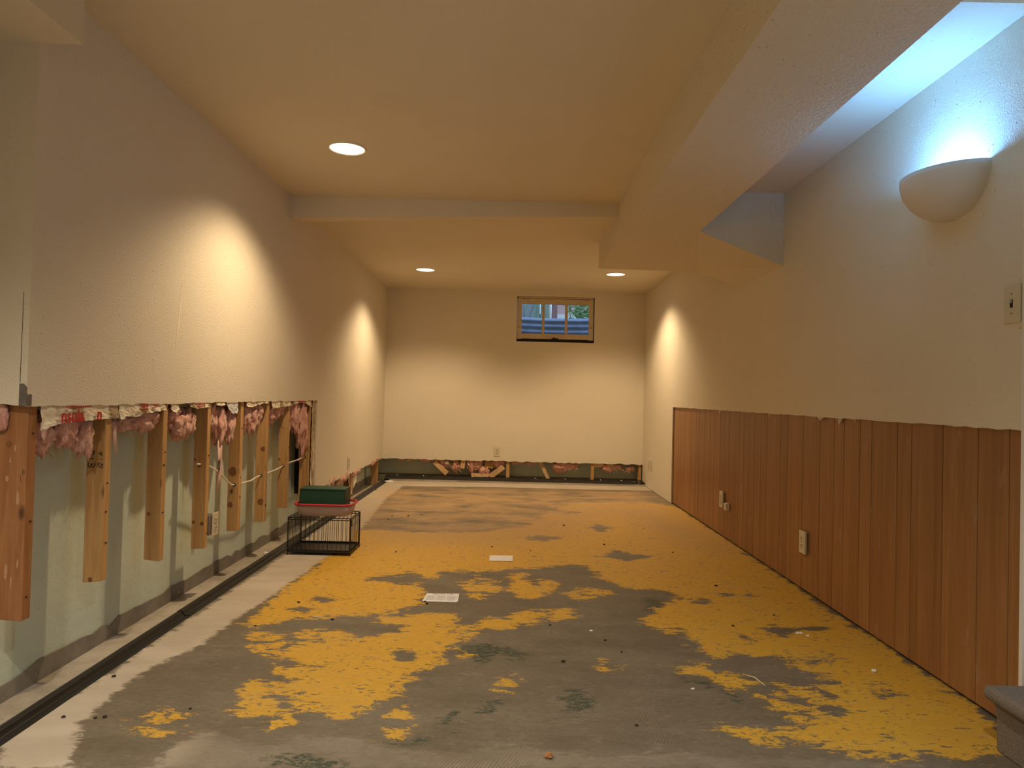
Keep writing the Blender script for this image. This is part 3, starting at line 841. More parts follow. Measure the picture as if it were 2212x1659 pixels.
recessed_light(.30, .42, NEAR_Z, 'added fill light, unseen, in the near ceiling above and right of the viewer', NEAR_FILL_POWER, CLEAR)  # unseen fill lamp, added to brighten the near right side

# ------------------------------------------------------------------ wall sconce
SYC, SZ = 2.352, 1.770
sc = empty('wall_sconce', (RX, SYC, SZ - .155), 'white half bowl wall lamp shining cool light up the right wall', 'wall lamp')
prof = []
for i in range(15):
    t = math.pi / 2 * i / 14
    prof.append((math.cos(t) ** .9 if i < 14 else .001, -.155 * math.sin(t)))
outer = [(max(r_, .001), z) for r_, z in prof]
inner = [(max(r_ * .94, .001), z * .93) for r_, z in reversed(prof)]
MB().lathe([( .94, 0), *[], (1.0, 0)] + outer[1:] + inner[:-1] + [(.94, 0)], (RX + .001, SYC, SZ), 40, math.pi / 2, 3 * math.pi / 2, .165, .183).build('shade', M_SCONCE, sc, smooth=True)
MB().box(RX - .012, RX, SYC - .05, SYC + .05, SZ - .12, SZ - .03).build('back_plate', M_STEELBOX, sc)
MB().lathe([(.001, -.02), (.022, -.015), (.026, .0), (.020, .03), (.001, .04)], (RX - .080, SYC, SZ - .095), 20).build('bulb', M_BULB, sc, smooth=True)
ld = bpy.data.lights.new('sconce_light', 'POINT'); ld.energy = SCONCE_POWER; ld.color = COOL; ld.shadow_soft_size = .035
lo = bpy.data.objects.new('sconce_light', ld); COL.objects.link(lo); lo.parent = sc; lo.location = (-.088, 0, .155 - .040)

# ------------------------------------------------------------------ outlets and switch
def duplex_parts(root, c, side, depth=.006, w=.070, h=.114):
    """plate facing +x (side=1), -x (side=-1) or -y (side=0); c is the plate centre on the wall"""
    cx, cy, cz = c
    def bx(u0, u1, v0, v1, d0, d1):
        if side == 0: return (cx + u0, cx + u1, cy - d1, cy - d0, cz + v0, cz + v1)
        a, b = sorted((cx + side * d0, cx + side * d1))
        return (a, b, cy + u0, cy + u1, cz + v0, cz + v1)
    MB().box(*bx(-w / 2, w / 2, -h / 2, h / 2, 0, depth)).build('cover_plate', M_PLATE, root, bevel=.0025)
    for s in (-1, 1):
        f = MB().box(*bx(-.017, .017, s * .0195 - .0145, s * .0195 + .0145, depth, depth + .002)).build('receptacle', M_PLATE_W, root, bevel=.003)
        for u in (-.0065, .0065):
            MB().box(*bx(u - .0016, u + .0016, s * .0195 - .001, s * .0195 + .008, depth + .0018, depth + .0026)).build('slot', M_SLOT, f)
        MB().box(*bx(-.0025, .0025, s * .0195 - .0095, s * .0195 - .0045, depth + .0018, depth + .0026)).build('slot', M_SLOT, f)
    MB().box(*bx(-.003, .003, -.003, .003, depth, depth + .002)).build('screw', M_SCREW, root)

def outlet(c, side, label, depth=.006):
    o = empty('power_outlet', (c[0], c[1], c[2] - .057), label, 'outlet', 'power outlets')
    duplex_parts(o, c, side, depth)
    return o
outlet((-.158, BY, .334), 0, 'ivory duplex outlet on the end wall below the window')
outlet((LX, 6.19, .331), 1, 'ivory outlet seen edge on, low on the far left drywall')
outlet((RX, 7.455, .262), -1, 'ivory outlet low on right drywall, the one nearer the end wall')
outlet((RX, 7.335, .268), -1, 'ivory outlet low on right drywall, the one nearer the panelling')
o2 = outlet((RX + .004, 4.89, .272), -1, 'ivory outlet on the panelling beside a small plastic box', .012)
MB().box(RX + .004, RX + .05, 4.862, 4.918, .222, .322).build('junction_box', M_STEELBOX, o2)
o3 = outlet((RX + .004, 3.525, .257), -1, 'ivory outlet standing proud of the middle panelling', .012)
MB().box(RX + .004, RX + .05, 3.497, 3.553, .207, .307).build('junction_box', M_STEELBOX, o3)
o4 = outlet((LX - .002, 3.415, .298), 1, 'ivory outlet on a bare metal box between the studs', .006)
MB().box(SX - .05, LX - .003, 3.362, 3.437, .250, .346).build('junction_box', M_STEELBOX, o4, bevel=.003)
tag(MB().box(RX - .016, RX + .012, 4.745, 4.795, .212, .262).build('plastic_block', M_PLATE_W, bevel=.004), 'tiny ivory plastic box stuck beside the far panelling outlet', 'plastic box')

sw = empty('light_switch', (RX, 2.068, 1.288 - .059), 'ivory toggle light switch at near end of right wall', 'light switch')
MB().box(RX - .006, RX, 2.034, 2.102, 1.229, 1.347).build('cover_plate', M_PLATE, sw, bevel=.003)
MB().box(RX - .0075, RX - .005, 2.063, 2.073, 1.276, 1.300).build('toggle_slot', M_SLOT, sw)
MB().box(RX - .022, RX - .005, 2.0645, 2.0715, 1.290, 1.299, Matrix.Identity(4)).build('toggle', M_PLATE_W, sw, bevel=.0015)
for z in (1.258, 1.318):
    MB().tube([(RX - .0075, 2.068, z), (RX - .005, 2.068, z)], .0032, 10).build('screw', M_SCREW, sw)

# ------------------------------------------------------------------ wood panelling on the right wall
pan = empty('wood_panelling', (RX + .016, 4.2, 0), 'brown grooved wood panelling along the lower right wall', 'panelling')
GROOVES = [6.412, 6.231, 6.014, 5.813, 5.652, 5.555, 5.395, 5.245, 5.137, 4.994, 4.788, 4.583, 4.483, 4.287, 4.179, 4.081, 3.874, 3.777,
           3.576, 3.38, 3.235, 3.136, 2.994, 2.898, 2.704, 2.608, 2.419, 2.237, 2.096, 2.034]
for a, b in zip(GROOVES[:-1], GROOVES[1:]):
    MB().box(RX + .0135, RX + .0205, b + .0019, a - .0019, .012, CUT + .03).build('plank', M_PLANK, pan, bevel=.0010)
MB().box(RX + .0135, RX + .030, 6.408, 6.424, 0, CUT + .02).build('end_gap', M_SLOT, pan)
# torn drywall paper hanging over the panel top
FLAPS = ((4.98, .05, .022, 'small torn paper flap over the panelling above the far outlet'), (4.02, .035, .018, 'narrow torn paper flap over the panelling halfway between the two outlets'),
         (3.36, .10, .016, 'wide shallow torn paper flap over the middle panelling'), (3.16, .055, .030, 'longest torn paper flap, pointing down over the middle panelling'),
         (3.02, .02, .012, 'tiny torn paper flap just nearer than the longest flap'))
for y, w, h, flab in FLAPS:
    mb = MB().add([(RX + .004, y - w / 2, CUT + .006), (RX + .004, y + w / 2, CUT + .006), (RX - .004, y - w * .1, CUT - h), (RX + .007, y - w / 2, CUT + .006), (RX + .007, y + w / 2, CUT + .006)],
                  [(0, 1, 2), (3, 2, 4), (0, 2, 3), (1, 4, 2), (0, 3, 4, 1)])
    tag(mb.build('torn_paper', M_GYPSUM), flab, 'paper scrap', 'torn paper flaps over the panelling')

# ------------------------------------------------------------------ carpeted stair at the right edge
st = empty('carpeted_stair', (2.0, 1.44, 0), 'brown carpeted stair step at the right edge', 'stair')
for k in range(4):
    x0 = 1.385 + .26 * k; z0, z1 = .185 * k, .185 * (k + 1)
    mb = MB()
    pr = [(x0 + .012, z0)] + [(x0 + .010, z0 + .09), (x0 + .002, z1 - .05)] + [(x0 - .014 - .014 * math.sin(a), z1 - .02 + .02 * -math.cos(a)) for a in np.linspace(.2, math.pi, 7)] + [(x0 + .02, z1), (x0 + .30, z1), (x0 + .30, z0)]
    mb.prism(pr, 'y', .93, 1.955)
    mb.build('step', M_CARPET, st, bevel=.006)

# ------------------------------------------------------------------ studs of the left wall
ORD = ['nearest', 'second', 'third', 'fourth', 'fifth', 'sixth', 'seventh', 'eighth']
STUDS = [(2.091, 2.131, .250, .090, M_STUD_OLD, 'knotty reddish corner stud smeared with joint compound, nearest of the left row'),
         (2.492, 2.531, .258, .066, M_STUD, 'light wood stud with black grade stamps, second of the left row'),
         (2.904, 2.941, .237, .066, M_STUD, 'hanging wood stud with cut end, third of the left row'),
         (3.328, 3.362, .192, .064, M_STUD, 'hanging wood stud beside the metal outlet box, fourth of the left row'),
         (3.736, 3.773, .198, .062, M_STUD, 'knotty wood stud where the sagging white cable enters, fifth of the left row'),
         (4.133, 4.171, .177, .062, M_STUD, 'hanging wood stud with two big knots, sixth of the left row'),
         (4.528, 4.566, .196, .062, M_STUD, 'short wood stud just before the wire crate, seventh of the left row'),
         (5.000, 5.040, .215, .066, M_STUD, 'wood stud at the end of the opening behind the green box')]
stud_objs = []
for i, (y0, y1, zb, w, m, lab) in enumerate(STUDS):
    o = empty('wall_stud', (SX - w / 2, (y0 + y1) / 2, zb), lab, 'stud', 'studs of the left wall')
    tilt = random.Random(i).uniform(-.004, .004)
    vs = [(SX - w, y0, zb + tilt), (SX, y0, zb - tilt), (SX, y1, zb - tilt), (SX - w, y1, zb + tilt), (SX - w, y0, .965), (SX, y0, .965), (SX, y1, .965), (SX - w, y1, .965)]
    MB().add(vs, [(3, 2, 1, 0), (4, 5, 6, 7), (0, 1, 5, 4), (2, 3, 7, 6), (1, 2, 6, 5), (3, 0, 4, 7)]).build('timber', m, o, bevel=.003)
    rr = random.Random(40 + i)
    for k in range(3):   # nail heads on the room edge
        z = rr.uniform(zb + .05, .84)
        MB().tube([(SX, (y0 + y1) / 2 + rr.uniform(-.01, .01), z), (SX + .0015, (y0 + y1) / 2, z)], .003, 8).build('nail_head', M_SLOT, o)
    stud_objs.append(o)
for i, z in ((4, .449), (5, .455), (6, .470), (7, .489)):
    y = STUDS[i][0]
    MB().tube([(-1.505, y - .0012, z), (-1.505, y + .001, z)], .010, 14).build('drilled_hole', M_SLOT, stud_objs[i])
KNOTS = [(5, -1.497, 0.614, 0.0168), (5, -1.502, 0.296, 0.0224), (2, -1.528, 0.434, 0.0098), (3, -1.513, 0.599, 0.0135), (3, -1.491, 0.315, 0.0113), (3, -1.539, 0.624, 0.0068), (4, -1.526, 0.523, 0.0279), (4, -1.518, 0.415, 0.0127), (4, -1.54, 0.341, 0.0177), (1, -1.516, 0.267, 0.0101), (6, -1.531, 0.516, 0.0092), (1, -1.522, 0.729, 0.0051), (3, -1.547, 0.321, 0.009), (0, -1.533, 0.785, 0.0113), (0, -1.49, 0.702, 0.0085)]

for i, x, z, r_ in KNOTS:
    y = STUDS[i][0]; r_ *= .8; x = min(max(x, SX - STUDS[i][3] + r_ + .003), SX - r_ - .003)
    MB().prism([(x + r_ * math.cos(a) * (1 + .15 * math.sin(3 * a + i)), z + r_ * 1.15 * math.sin(a)) for a in np.linspace(0, 2 * math.pi, 15)[:-1]], 'y', y - .0006, y + .001).build('knot', M_KNOT, stud_objs[i])
# dark reddish face on the far side of the seventh stud
MB().box(SX - .060, SX - .004, 4.566, 4.570, .20, .62).build('dark_face', M_STUD_OLD, stud_objs[6])
# smears of joint compound on the corner stud
rr = random.Random(5)
for k in range(9):
    z = rr.uniform(.36, .78); x = rr.uniform(-1.545, -1.485); w_, h_ = rr.uniform(.002, .008), rr.uniform(.008, .030)
    MB().prism([(x + w_ * math.cos(a) * rr.uniform(.6, 1), z + h_ * math.sin(a) * rr.uniform(.6, 1)) for a in np.linspace(0, 2 * math.pi, 9)[:-1]], 'y', 2.0895, 2.092).build('compound_smear', M_SMEAR, stud_objs[0])
# grade stamps on the second stud (drawn strokes)
yy = 2.4905
def strokes(x, z, w, h, n, seed):
    q = MB(); r2 = random.Random(seed)
    for k in range(n):
        xx = x + w * k / n
        if r2.random() < .75: q.box(xx, xx + w / n * .35, yy, yy + .001, z + r2.uniform(0, .3) * h, z + h * r2.uniform(.7, 1))
        if r2.random() < .8:
            zz = z + h * r2.choice((0, .45, .9)); q.box(xx, xx + w / n * .8, yy, yy + .001, zz, zz + h * .14)
    return q
for k, x0 in enumerate((-1.540, -1.502)):
    strokes(x0 + .002, .716, .026 if k == 0 else .014, .018, 5, 60 + k).build('grade_stamp', M_BLACKINK, stud_objs[1])
    strokes(x0 + .002, .701, .022 if k == 0 else .018, .009, 4, 70 + k).build('grade_stamp', M_BLACKINK, stud_objs[1])
    cxx, czz = x0 + .0155, .684
    a_end = 1.95 * math.pi if k == 0 else 1.62 * math.pi
    arc = [(cxx + .013 * math.cos(a), yy, czz + .010 * math.sin(a)) for a in np.linspace(.72 * math.pi, a_end + .25 * math.pi, 18)]
    arc = [p_ for p_ in arc if p_[0] < SX - .002]
    q = MB().tube(arc, .0014, 6); q.box(cxx - .003, cxx + .003, yy, yy + .001, czz - .004, czz + .004)
    q.build('grade_stamp', M_BLACKINK, stud_objs[1])

# ------------------------------------------------------------------ insulation between the studs
import bmesh
def lump(mb, c, rad, seed, amp=.35, sub=4, droop=0.0):
    bm = bmesh.new(); bmesh.ops.create_icosphere(bm, subdivisions=sub, radius=1.0)
    off = Vector((seed * 3.17, seed * 1.3, seed * .7))
    base = len(mb.v); pts = []
    for v in bm.verts:
        n0 = v.co.normalized()
        d = 1 + amp * mnoise.fractal(n0 * 1.7 + off, .9, 2.1, 4) + amp * .45 * mnoise.fractal(n0 * 5 + off, .8, 2.2, 3)
        p = Vector((n0.x * rad[0] * d, n0.y * rad[1] * d, n0.z * rad[2] * d))
        if p.z < 0: p.z *= 1 + droop * max(0, mnoise.noise(Vector((n0.x * 2, n0.y * 3, 0)) + off) + .35)
        pts.append(Vector(c) + p)
    fs = [tuple(v.index for v in f.verts) for f in bm.faces]
    bm.free(); mb.add(pts, fs)
def wisps(mb, x, y0, y1, z, n, length, seed, spread=.02):
    r = random.Random(seed)
    for _ in range(n):
        p = Vector((x + r.uniform(-.02, .015), r.uniform(y0, y1), z + r.uniform(-.02, .05)))
        d = Vector((r.uniform(-.4, .4), r.uniform(-.6, .6), -1)).normalized()
        L = length * r.uniform(.3, 1.0); w = r.uniform(.0008, .0022); last = None; k0 = len(mb.v)
        seg = 5; vs = []
        for s in range(seg + 1):
            q = p + d * (L * s / seg) + Vector((r.uniform(-1, 1), r.uniform(-1, 1), 0)) * spread * .3
            ww = w * (1 - s / seg * .9)
            vs += [q + Vector((0, ww, 0)), q - Vector((0, ww, 0)) + Vector((ww, 0, 0))]
        mb.add(vs, [(2 * s, 2 * s + 1, 2 * s + 3, 2 * s + 2) for s in range(seg)])
def kraft(name, y0, y1, zt, zb, seed, parent, x=-1.4715, mat=None, curl=.012):
    """crumpled facing strip; zb is a list of lower edge heights from y0 to y1"""
    r = random.Random(seed); NXk, NZk = max(6, int((y1 - y0) / .012)), 8
    vs = []
    for j in range(NZk + 1):
        for i in range(NXk + 1):
            u = i / NXk; t = j / NZk
            k = u * (len(zb) - 1); a = int(min(k, len(zb) - 2)); b = zb[a] + (zb[a + 1] - zb[a]) * (k - a) + .004 * mnoise.noise(Vector((u * 30, seed, 0)))
            z = zt + (b - zt) * t
            dx = .006 * mnoise.fractal(Vector((u * (y1 - y0) * 45, t * 2.2, seed * 2.3)), .8, 2, 3) * (.3 + t) + curl * t * t * (.5 + mnoise.noise(Vector((u * 6, seed, 1))))
            vs.append((max(x + dx, x - .003), y0 + (y1 - y0) * u, z))
    fs = [(j * (NXk + 1) + i, j * (NXk + 1) + i + 1, (j + 1) * (NXk + 1) + i + 1, (j + 1) * (NXk + 1) + i) for j in range(NZk) for i in range(NXk)]
    o = MB().add(vs, fs).build(name, mat or M_KRAFT, parent)
    s = o.modifiers.new('thick', 'SOLIDIFY'); s.thickness = .0012
    return o

BATTS = [(2.135, 2.488, [((-1.515, 2.20, .82), (.030, .055, .062)), ((-1.512, 2.30, .83), (.034, .06, .055)), ((-1.508, 2.40, .80), (.030, .042, .068))], .73, 'pink insulation under the paper lettered in red, between first and second studs'),
         (2.535, 2.900, [((-1.515, 2.65, .835), (.03, .07, .035)), ((-1.51, 2.78, .84), (.032, .08, .04)), ((-1.512, 2.86, .85), (.03, .04, .035))], .78, 'shallow pink insulation roll between second and third studs'),
         (2.945, 3.325, [((-1.512, 3.03, .86), (.034, .06, .035)), ((-1.505, 3.09, .80), (.036, .07, .052)), ((-1.505, 3.17, .82), (.03, .05, .06))], .74, 'pink insulation clump between third and fourth studs'),
         (3.366, 3.732, [((-1.515, 3.43, .84), (.03, .05, .07)), ((-1.51, 3.53, .80), (.032, .06, .085)), ((-1.512, 3.64, .79), (.03, .05, .09))], .69, 'ragged pink insulation with a long hanging wisp between fourth and fifth studs'),
         (3.777, 4.130, [((-1.512, 3.86, .83), (.03, .06, .08)), ((-1.51, 3.96, .82), (.03, .06, .08)), ((-1.512, 4.05, .84), (.03, .05, .06))], .72, 'pink insulation tuft between fifth and sixth studs'),
         (4.175, 4.524, [((-1.512, 4.26, .83), (.03, .06, .075)), ((-1.512, 4.36, .85), (.03, .06, .055)), ((-1.512, 4.45, .86), (.03, .05, .04))], .74, 'pink insulation tuft between sixth and seventh studs'),
         (4.575, 4.996, [((-1.505, 4.72, .81), (.034, .07, .10)), ((-1.50, 4.86, .76), (.036, .09, .14)), ((-1.505, 4.95, .70), (.03, .05, .16))], .56, 'large drooping pink insulation mass at the end of the opening')]
batt_objs = []
for i, (y0, y1, lumps, zl, lab) in enumerate(BATTS):
    o = empty('insulation_batt', (SX - .03, (y0 + y1) / 2, zl), lab, 'insulation', 'insulation batts in the left wall')
    mb = MB()
    for k, (c, rd) in enumerate(lumps): lump(mb, c, rd, i * 5 + k + 1, .42, 4, .5)
    mb.build('fibreglass', M_PINK, o, smooth=True)
    w = MB(); zc = min(c[2] for c, rd in lumps)
    wisps(w, -1.500, lumps[0][0][1] - .04, lumps[-1][0][1] + .03, zc - .02, 70, .085, 90 + i)
    w.build('loose_fibres', M_WISP, o)
    batt_objs.append(o)
# long wisp hanging from the fourth bay
mb = MB()
for k in range(5):
    mb.tube([(-1.50, 3.50 + .012 * k, .74), (-1.497, 3.505 + .010 * k, .62), (-1.50, 3.515 + .007 * k, .52), (-1.502, 3.50 + .006 * k, .44)], [.004, .003, .0045, .0006], 5)
lump(mb, (-1.505, 3.535, .505), (.006, .016, .030), 77, .5, 3)
mb.build('long_wisp', M_WISP, batt_objs[3], smooth=True)
mb = MB()
for k in range(4): mb.tube([(-1.49, 2.552 + .006 * k, .84), (-1.488, 2.56 + .006 * k, .77), (-1.488, 2.575 + .006 * k, .71)], [.003, .0022, .0004], 5)
mb.build('long_wisp', M_WISP, batt_objs[1], smooth=True)
# facing paper and its print
kA = kraft('kraft_facing', 2.135, 2.555, .905, [.826, .842, .848, .850, .850, .853, .852, .852], 1, batt_objs[0])
text_part('lettering', 'nsula', .060, M_REDINK, kA, (-1.4585, 2.214, .850), (0, 1, 0), (0, 0, 1), sx=.98)
text_part('lettering', 'n', .060, M_REDINK, kA, (-1.4585, 2.405, .851), (0, 1, 0), (0, 0, 1), sx=.98)
def red_marks(kp, y0, y1, z0, z1, n, seed, m=None, x=-1.4600):
    q = MB(); r2 = random.Random(seed)
    for k in range(n):
        a = y0 + (y1 - y0) * k / n; w_ = (y1 - y0) / n
        q.box(x, x + .0012, a, a + w_ * .45, z0 + r2.uniform(0, .25) * (z1 - z0), z1)
        if r2.random() < .6: q.box(x, x + .0012, a, a + w_ * .9, z0, z0 + (z1 - z0) * .3)
    return q.build('print_marks', m or M_REDINK, kp)
red_marks(kA, 2.24, 2.375, .8965, .903, 11, 1)
kB = kraft('kraft_facing', 2.560, 2.905, .905, [.845, .858, .852, .865, .868, .872, .874], 2, batt_objs[1])
red_marks(kB, 2.700, 2.752, .890, .904, 5, 2); red_marks(kB, 2.688, 2.750, .879, .887, 6, 3)
red_marks(kB, 2.782, 2.835, .895, .904, 4, 4); red_marks(kB, 2.782, 2.815, .885, .889, 1, 5)
kraft('kraft_facing', 2.950, 3.015, .905, [.868, .862, .875], 3, batt_objs[2])
kD = kraft('kraft_facing', 3.120, 3.330, .905, [.888, .875, .878, .880, .880], 4, batt_objs[2])
red_marks(kD, 3.165, 3.255, .882, .903, 7, 6)
lb = kraft('paper_label', 3.525, 3.672, .903, [.885, .858, .842, .843, .848], 5, batt_objs[3], mat=M_PAPER, curl=.008)
for k in range(3): red_marks(lb, 3.555 + .008 * k, 3.66, .870 - .009 * (k - 1), .874 - .009 * (k - 1), 9, 20 + k, M_GREYINK, -1.4630)
kraft('kraft_facing', 3.395, 3.50, .905, [.890, .884, .892], 6, batt_objs[3])
kraft('kraft_facing', 3.790, 4.120, .905, [.876, .872, .886, .890, .895], 7, batt_objs[4])
kraft('kraft_facing', 4.180, 4.560, .905, [.858, .862, .868, .868, .872], 8, batt_objs[5])
kG = kraft('kraft_facing', 4.585, 5.02, .905, [.872, .886, .888, .886, .868, .85], 9, batt_objs[6])
red_marks(kG, 4.68, 4.84, .890, .903, 9, 9)
# torn paper edge running down the end of the opening
mb = MB(); r = random.Random(31); vs = []
for j in range(41):
    z = .905 - .70 * j / 40
    for i, yb in enumerate((5.045, 5.075, 5.105, 5.135)):
        vs.append((SX + .004 + .010 * mnoise.noise(Vector((i * 1.7, j * .35, 4))), yb + (.010 * mnoise.noise(Vector((i, j * .5, 9)))), z))
fs = [(j * 4 + i, j * 4 + i + 1, (j + 1) * 4 + i + 1, (j + 1) * 4 + i) for j in range(40) for i in range(3)]
pe = MB().add(vs, fs).build('torn_facing', M_KRAFT); s = pe.modifiers.new('thick', 'SOLIDIFY'); s.thickness = .0015
tag(pe, 'crumpled strip of torn facing paper down the edge of the left drywall', 'paper strip')
tag(MB().box(CX, SX, 5.142, 5.150, .20, .95).build('gap_shade', M_SLOT), 'black sheet for the shaded gap at the end of the left wall opening', 'gap')  # black sheet stands in for the shade inside the gap
# far left insulation at the near return
o = empty('insulation_batt', (-1.54, 2.085, .80), 'small grey pink insulation scrap above the corner stud', 'insulation', 'insulation batts in the left wall')
mb = MB(); lump(mb, (-1.560, 2.083, .87), (.028, .010, .045), 51, .4, 3); mb.build('fibreglass', M_PINK, o, smooth=True)

# exposed corner bead
mb = MB().prism([(-1.487, .905), (LX + .001, .905), (LX + .001, .962), (-1.474, .972), (-1.487, .972)], 'y', 2.0600, 2.0618)
mb.box(LX - .001, LX + .0016, 2.061, 2.082, .905, .940)
tag(mb.build('corner_bead', M_METALBEAD), 'bare metal corner bead exposed where the drywall paint broke off', 'corner bead')

# cable through the studs
pts = [(-1.51, 3.30, .605), (-1.505, 3.362, .600), (-1.503, 3.404, .588), (-1.503, 3.465, .568), (-1.503, 3.559, .528), (-1.504, 3.64, .482), (-1.505, 3.70, .455), (-1.505, 3.74, .449),
       (-1.505, 3.817, .444), (-1.500, 3.90, .446), (-1.498, 3.95, .444), (-1.502, 4.03, .452), (-1.505, 4.106, .455), (-1.505, 4.15, .456), (-1.505, 4.247, .458), (-1.501, 4.38, .462),
       (-1.505, 4.507, .470), (-1.505, 4.55, .473), (-1.505, 4.68, .482), (-1.502, 4.82, .484), (-1.505, 4.935, .489), (-1.505, 5.02, .490)]
tag(MB().tube(pts, .0050, 8).build('electrical_cable', M_CABLE, smooth=True), 'white electrical cable threaded through holes in the left studs', 'cable')

# drip edge: black drain channel along the left slab edge
prof = [(-1.432, -.055), (-1.432, -.004), (-1.426, .004), (-1.414, .007), (-1.402, .004), (-1.397, -.006), (-1.392, -.012), (-1.366, -.012), (-1.358, -.006), (-1.3475, -.002), (-1.3475, -.055)]
dr = empty('drain_channel', (-1.39, 3.5, -.055), 'long black plastic drain channel between left ledge and slab', 'drain channel')
for k, (a, b) in enumerate(((-1.55, 2.968), (2.974, 3.70), (3.706, 5.4), (5.406, 7.60))):
    dz = .0015 * (k % 2)
    MB().prism([(x, z + dz) for x, z in prof], 'y', a, b).build('channel_length', M_BLACKPLASTIC if k < 3 else M_DUSTYBLACK, dr, bevel=.002)
db = empty('drain_channel', (.05, 7.7, .018), 'long black plastic drain channel at the foot of the end wall', 'drain channel')
prof = [(7.625, -.02), (7.625, .018), (7.640, .030), (7.66, .034), (7.675, .030), (7.70, .042), (7.73, .050), (7.755, .048), (7.775, .036), (7.78, .018), (7.78, -.02)]
for k, (a, b) in enumerate(((-1.40, -.62), (-.615, .30), (.305, 1.10), (1.105, 1.39))):
    mb = MB().prism([(y, z + .001 * (k % 2)) for y, z in prof], 'x', a, b)
    mb.build('channel_length', M_BLACKPLASTIC, db, bevel=.002)
for x in (-1.28, -.98, -.42, .28, .62, 1.02, 1.25):
    MB().box(x, x + .008, 7.70, 7.752, .048, .0525).build('joint_clip', M_WHITE, db)
mb = MB(); lump(mb, (1.455, 7.69, .025), (.055, .045, .035), 61, .3, 3)
mb.build('end_cap', M_BLACKPLASTIC, db)

# ------------------------------------------------------------------ debris in the low cut of the end wall
def wood_bit(name, c, size, rot, label, mat=M_BLOCK, cat='wood piece', group='wood pieces in the end wall cavity'):
    R = Matrix.Translation(c) @ Matrix.Rotation(rot[2], 4, 'Z') @ Matrix.Rotation(rot[1], 4, 'Y') @ Matrix.Rotation(rot[0], 4, 'X')
    sx, sy, sz = (s / 2 for s in size)
    if cat == 'wood piece':
        sx, sz = sx * 1.15, sz * 1.2; R.translation.y -= .025
    o = MB().box(-sx, sx, -sy, sy, -sz, sz, R).build(name, mat, bevel=.002)
    return tag(o, label, cat, group)
D = math.radians
wood_bit('wood_offcut', (-.80, 7.93, .125), (.17, .05, .045), (0, D(42), 0), 'slanting split wood piece below the left of the pink scraps')
wood_bit('wood_offcut', (-.545, 7.92, .185), (.045, .05, .10), (0, D(8), 0), 'short upright wood block behind the pink tongue of insulation')
wood_bit('wood_offcut', (-.345, 7.93, .045), (.18, .06, .042), (0, D(2), 0), 'flat wood block lying on the end ledge')
wood_bit('wood_offcut', (-.155, 7.92, .095), (.17, .05, .048), (0, D(-38), D(4)), 'wood block leaning up to the right beside the end stud')
wood_bit('wood_offcut', (-.245, 7.935, .20), (.085, .03, .11), (0, D(4), 0), 'square brown board scrap under the end wall outlet', M_STUD)
wood_bit('wood_offcut', (-1.165, 7.92, .235), (.042, .05, .06), (0, 0, 0), 'little wood stub peeking below the left of the end drywall')
wood_bit('wood_lath', (.385, 7.93, .14), (.035, .02, .235), (0, D(-26), 0), 'thin leaning lath in the end wall cavity')
wood_bit('wood_offcut', (1.00, 7.925, .205), (.13, .05, .045), (0, D(-3), 0), 'short crosswise wood block near the right end stud')
for x, w_, lab in ((-.027, .040, 'wood stud under the end wall outlet'), (.945, .034, 'wood stud in the right half of the end wall cavity'), (1.492, .036, 'wood stud in the right corner of the end wall cavity')):
    wood_bit('wall_stud', (x, 7.902, .26), (w_, .062, .48), (0, 0, 0), lab, M_STUD, 'stud', 'studs of the end wall')
tag(MB().box(-1.545, SX, 7.60, 7.66, -.055, .42).build('wall_stud', M_STUD, bevel=.003), 'wood stud in the far left corner beside the drain', 'stud', 'studs of the end wall')
tag(MB().box(-1.545, SX, 6.35, 6.39, -.055, .42).build('wall_stud', M_STUD_OLD, bevel=.003), 'dark wood stud low in the far left wall cavity', 'stud', 'studs of the end wall')
mb = MB(); lump(mb, (-.66, 7.90, .235), (.13, .03, .022), 71, .35, 3)
tag(mb.build('plaster_chunk', M_GYPSUM), 'pale broken plaster chunk caught under the end drywall', 'plaster')
for k, (x, z, w_, h_, rot, lab) in enumerate(((-.70, .165, .14, .035, 40, 'curled pale paper strip left of the upright wood block'), (-.47, .20, .05, .06, -20, 'small brown paper scrap beside the pink tongue of insulation'),
                                            (1.10, .215, .16, .03, 4, 'crumpled paper scrap above the crosswise wood block'))):
    vs = []
    for j in range(5):
        for i in range(9):
            u, t = i / 8 - .5, j / 4 - .5
            vx_, vz_ = u * w_, t * h_
            a = D(-rot)
            vs.append((x + vx_ * math.cos(a) - vz_ * math.sin(a), 7.885 + .018 * math.sin(u * 5 + k) + .01 * mnoise.noise(Vector((i * .8, j, k))), z + vx_ * math.sin(a) + vz_ * math.cos(a)))
    o = MB().add(vs, [(j * 9 + i, j * 9 + i + 1, (j + 1) * 9 + i + 1, (j + 1) * 9 + i) for j in range(4) for i in range(8)]).build('paper_scrap', M_KRAFT)
    s = o.modifiers.new('thick', 'SOLIDIFY'); s.thickness = .0015
    tag(o, lab, 'paper scrap', 'paper scraps in the end wall')
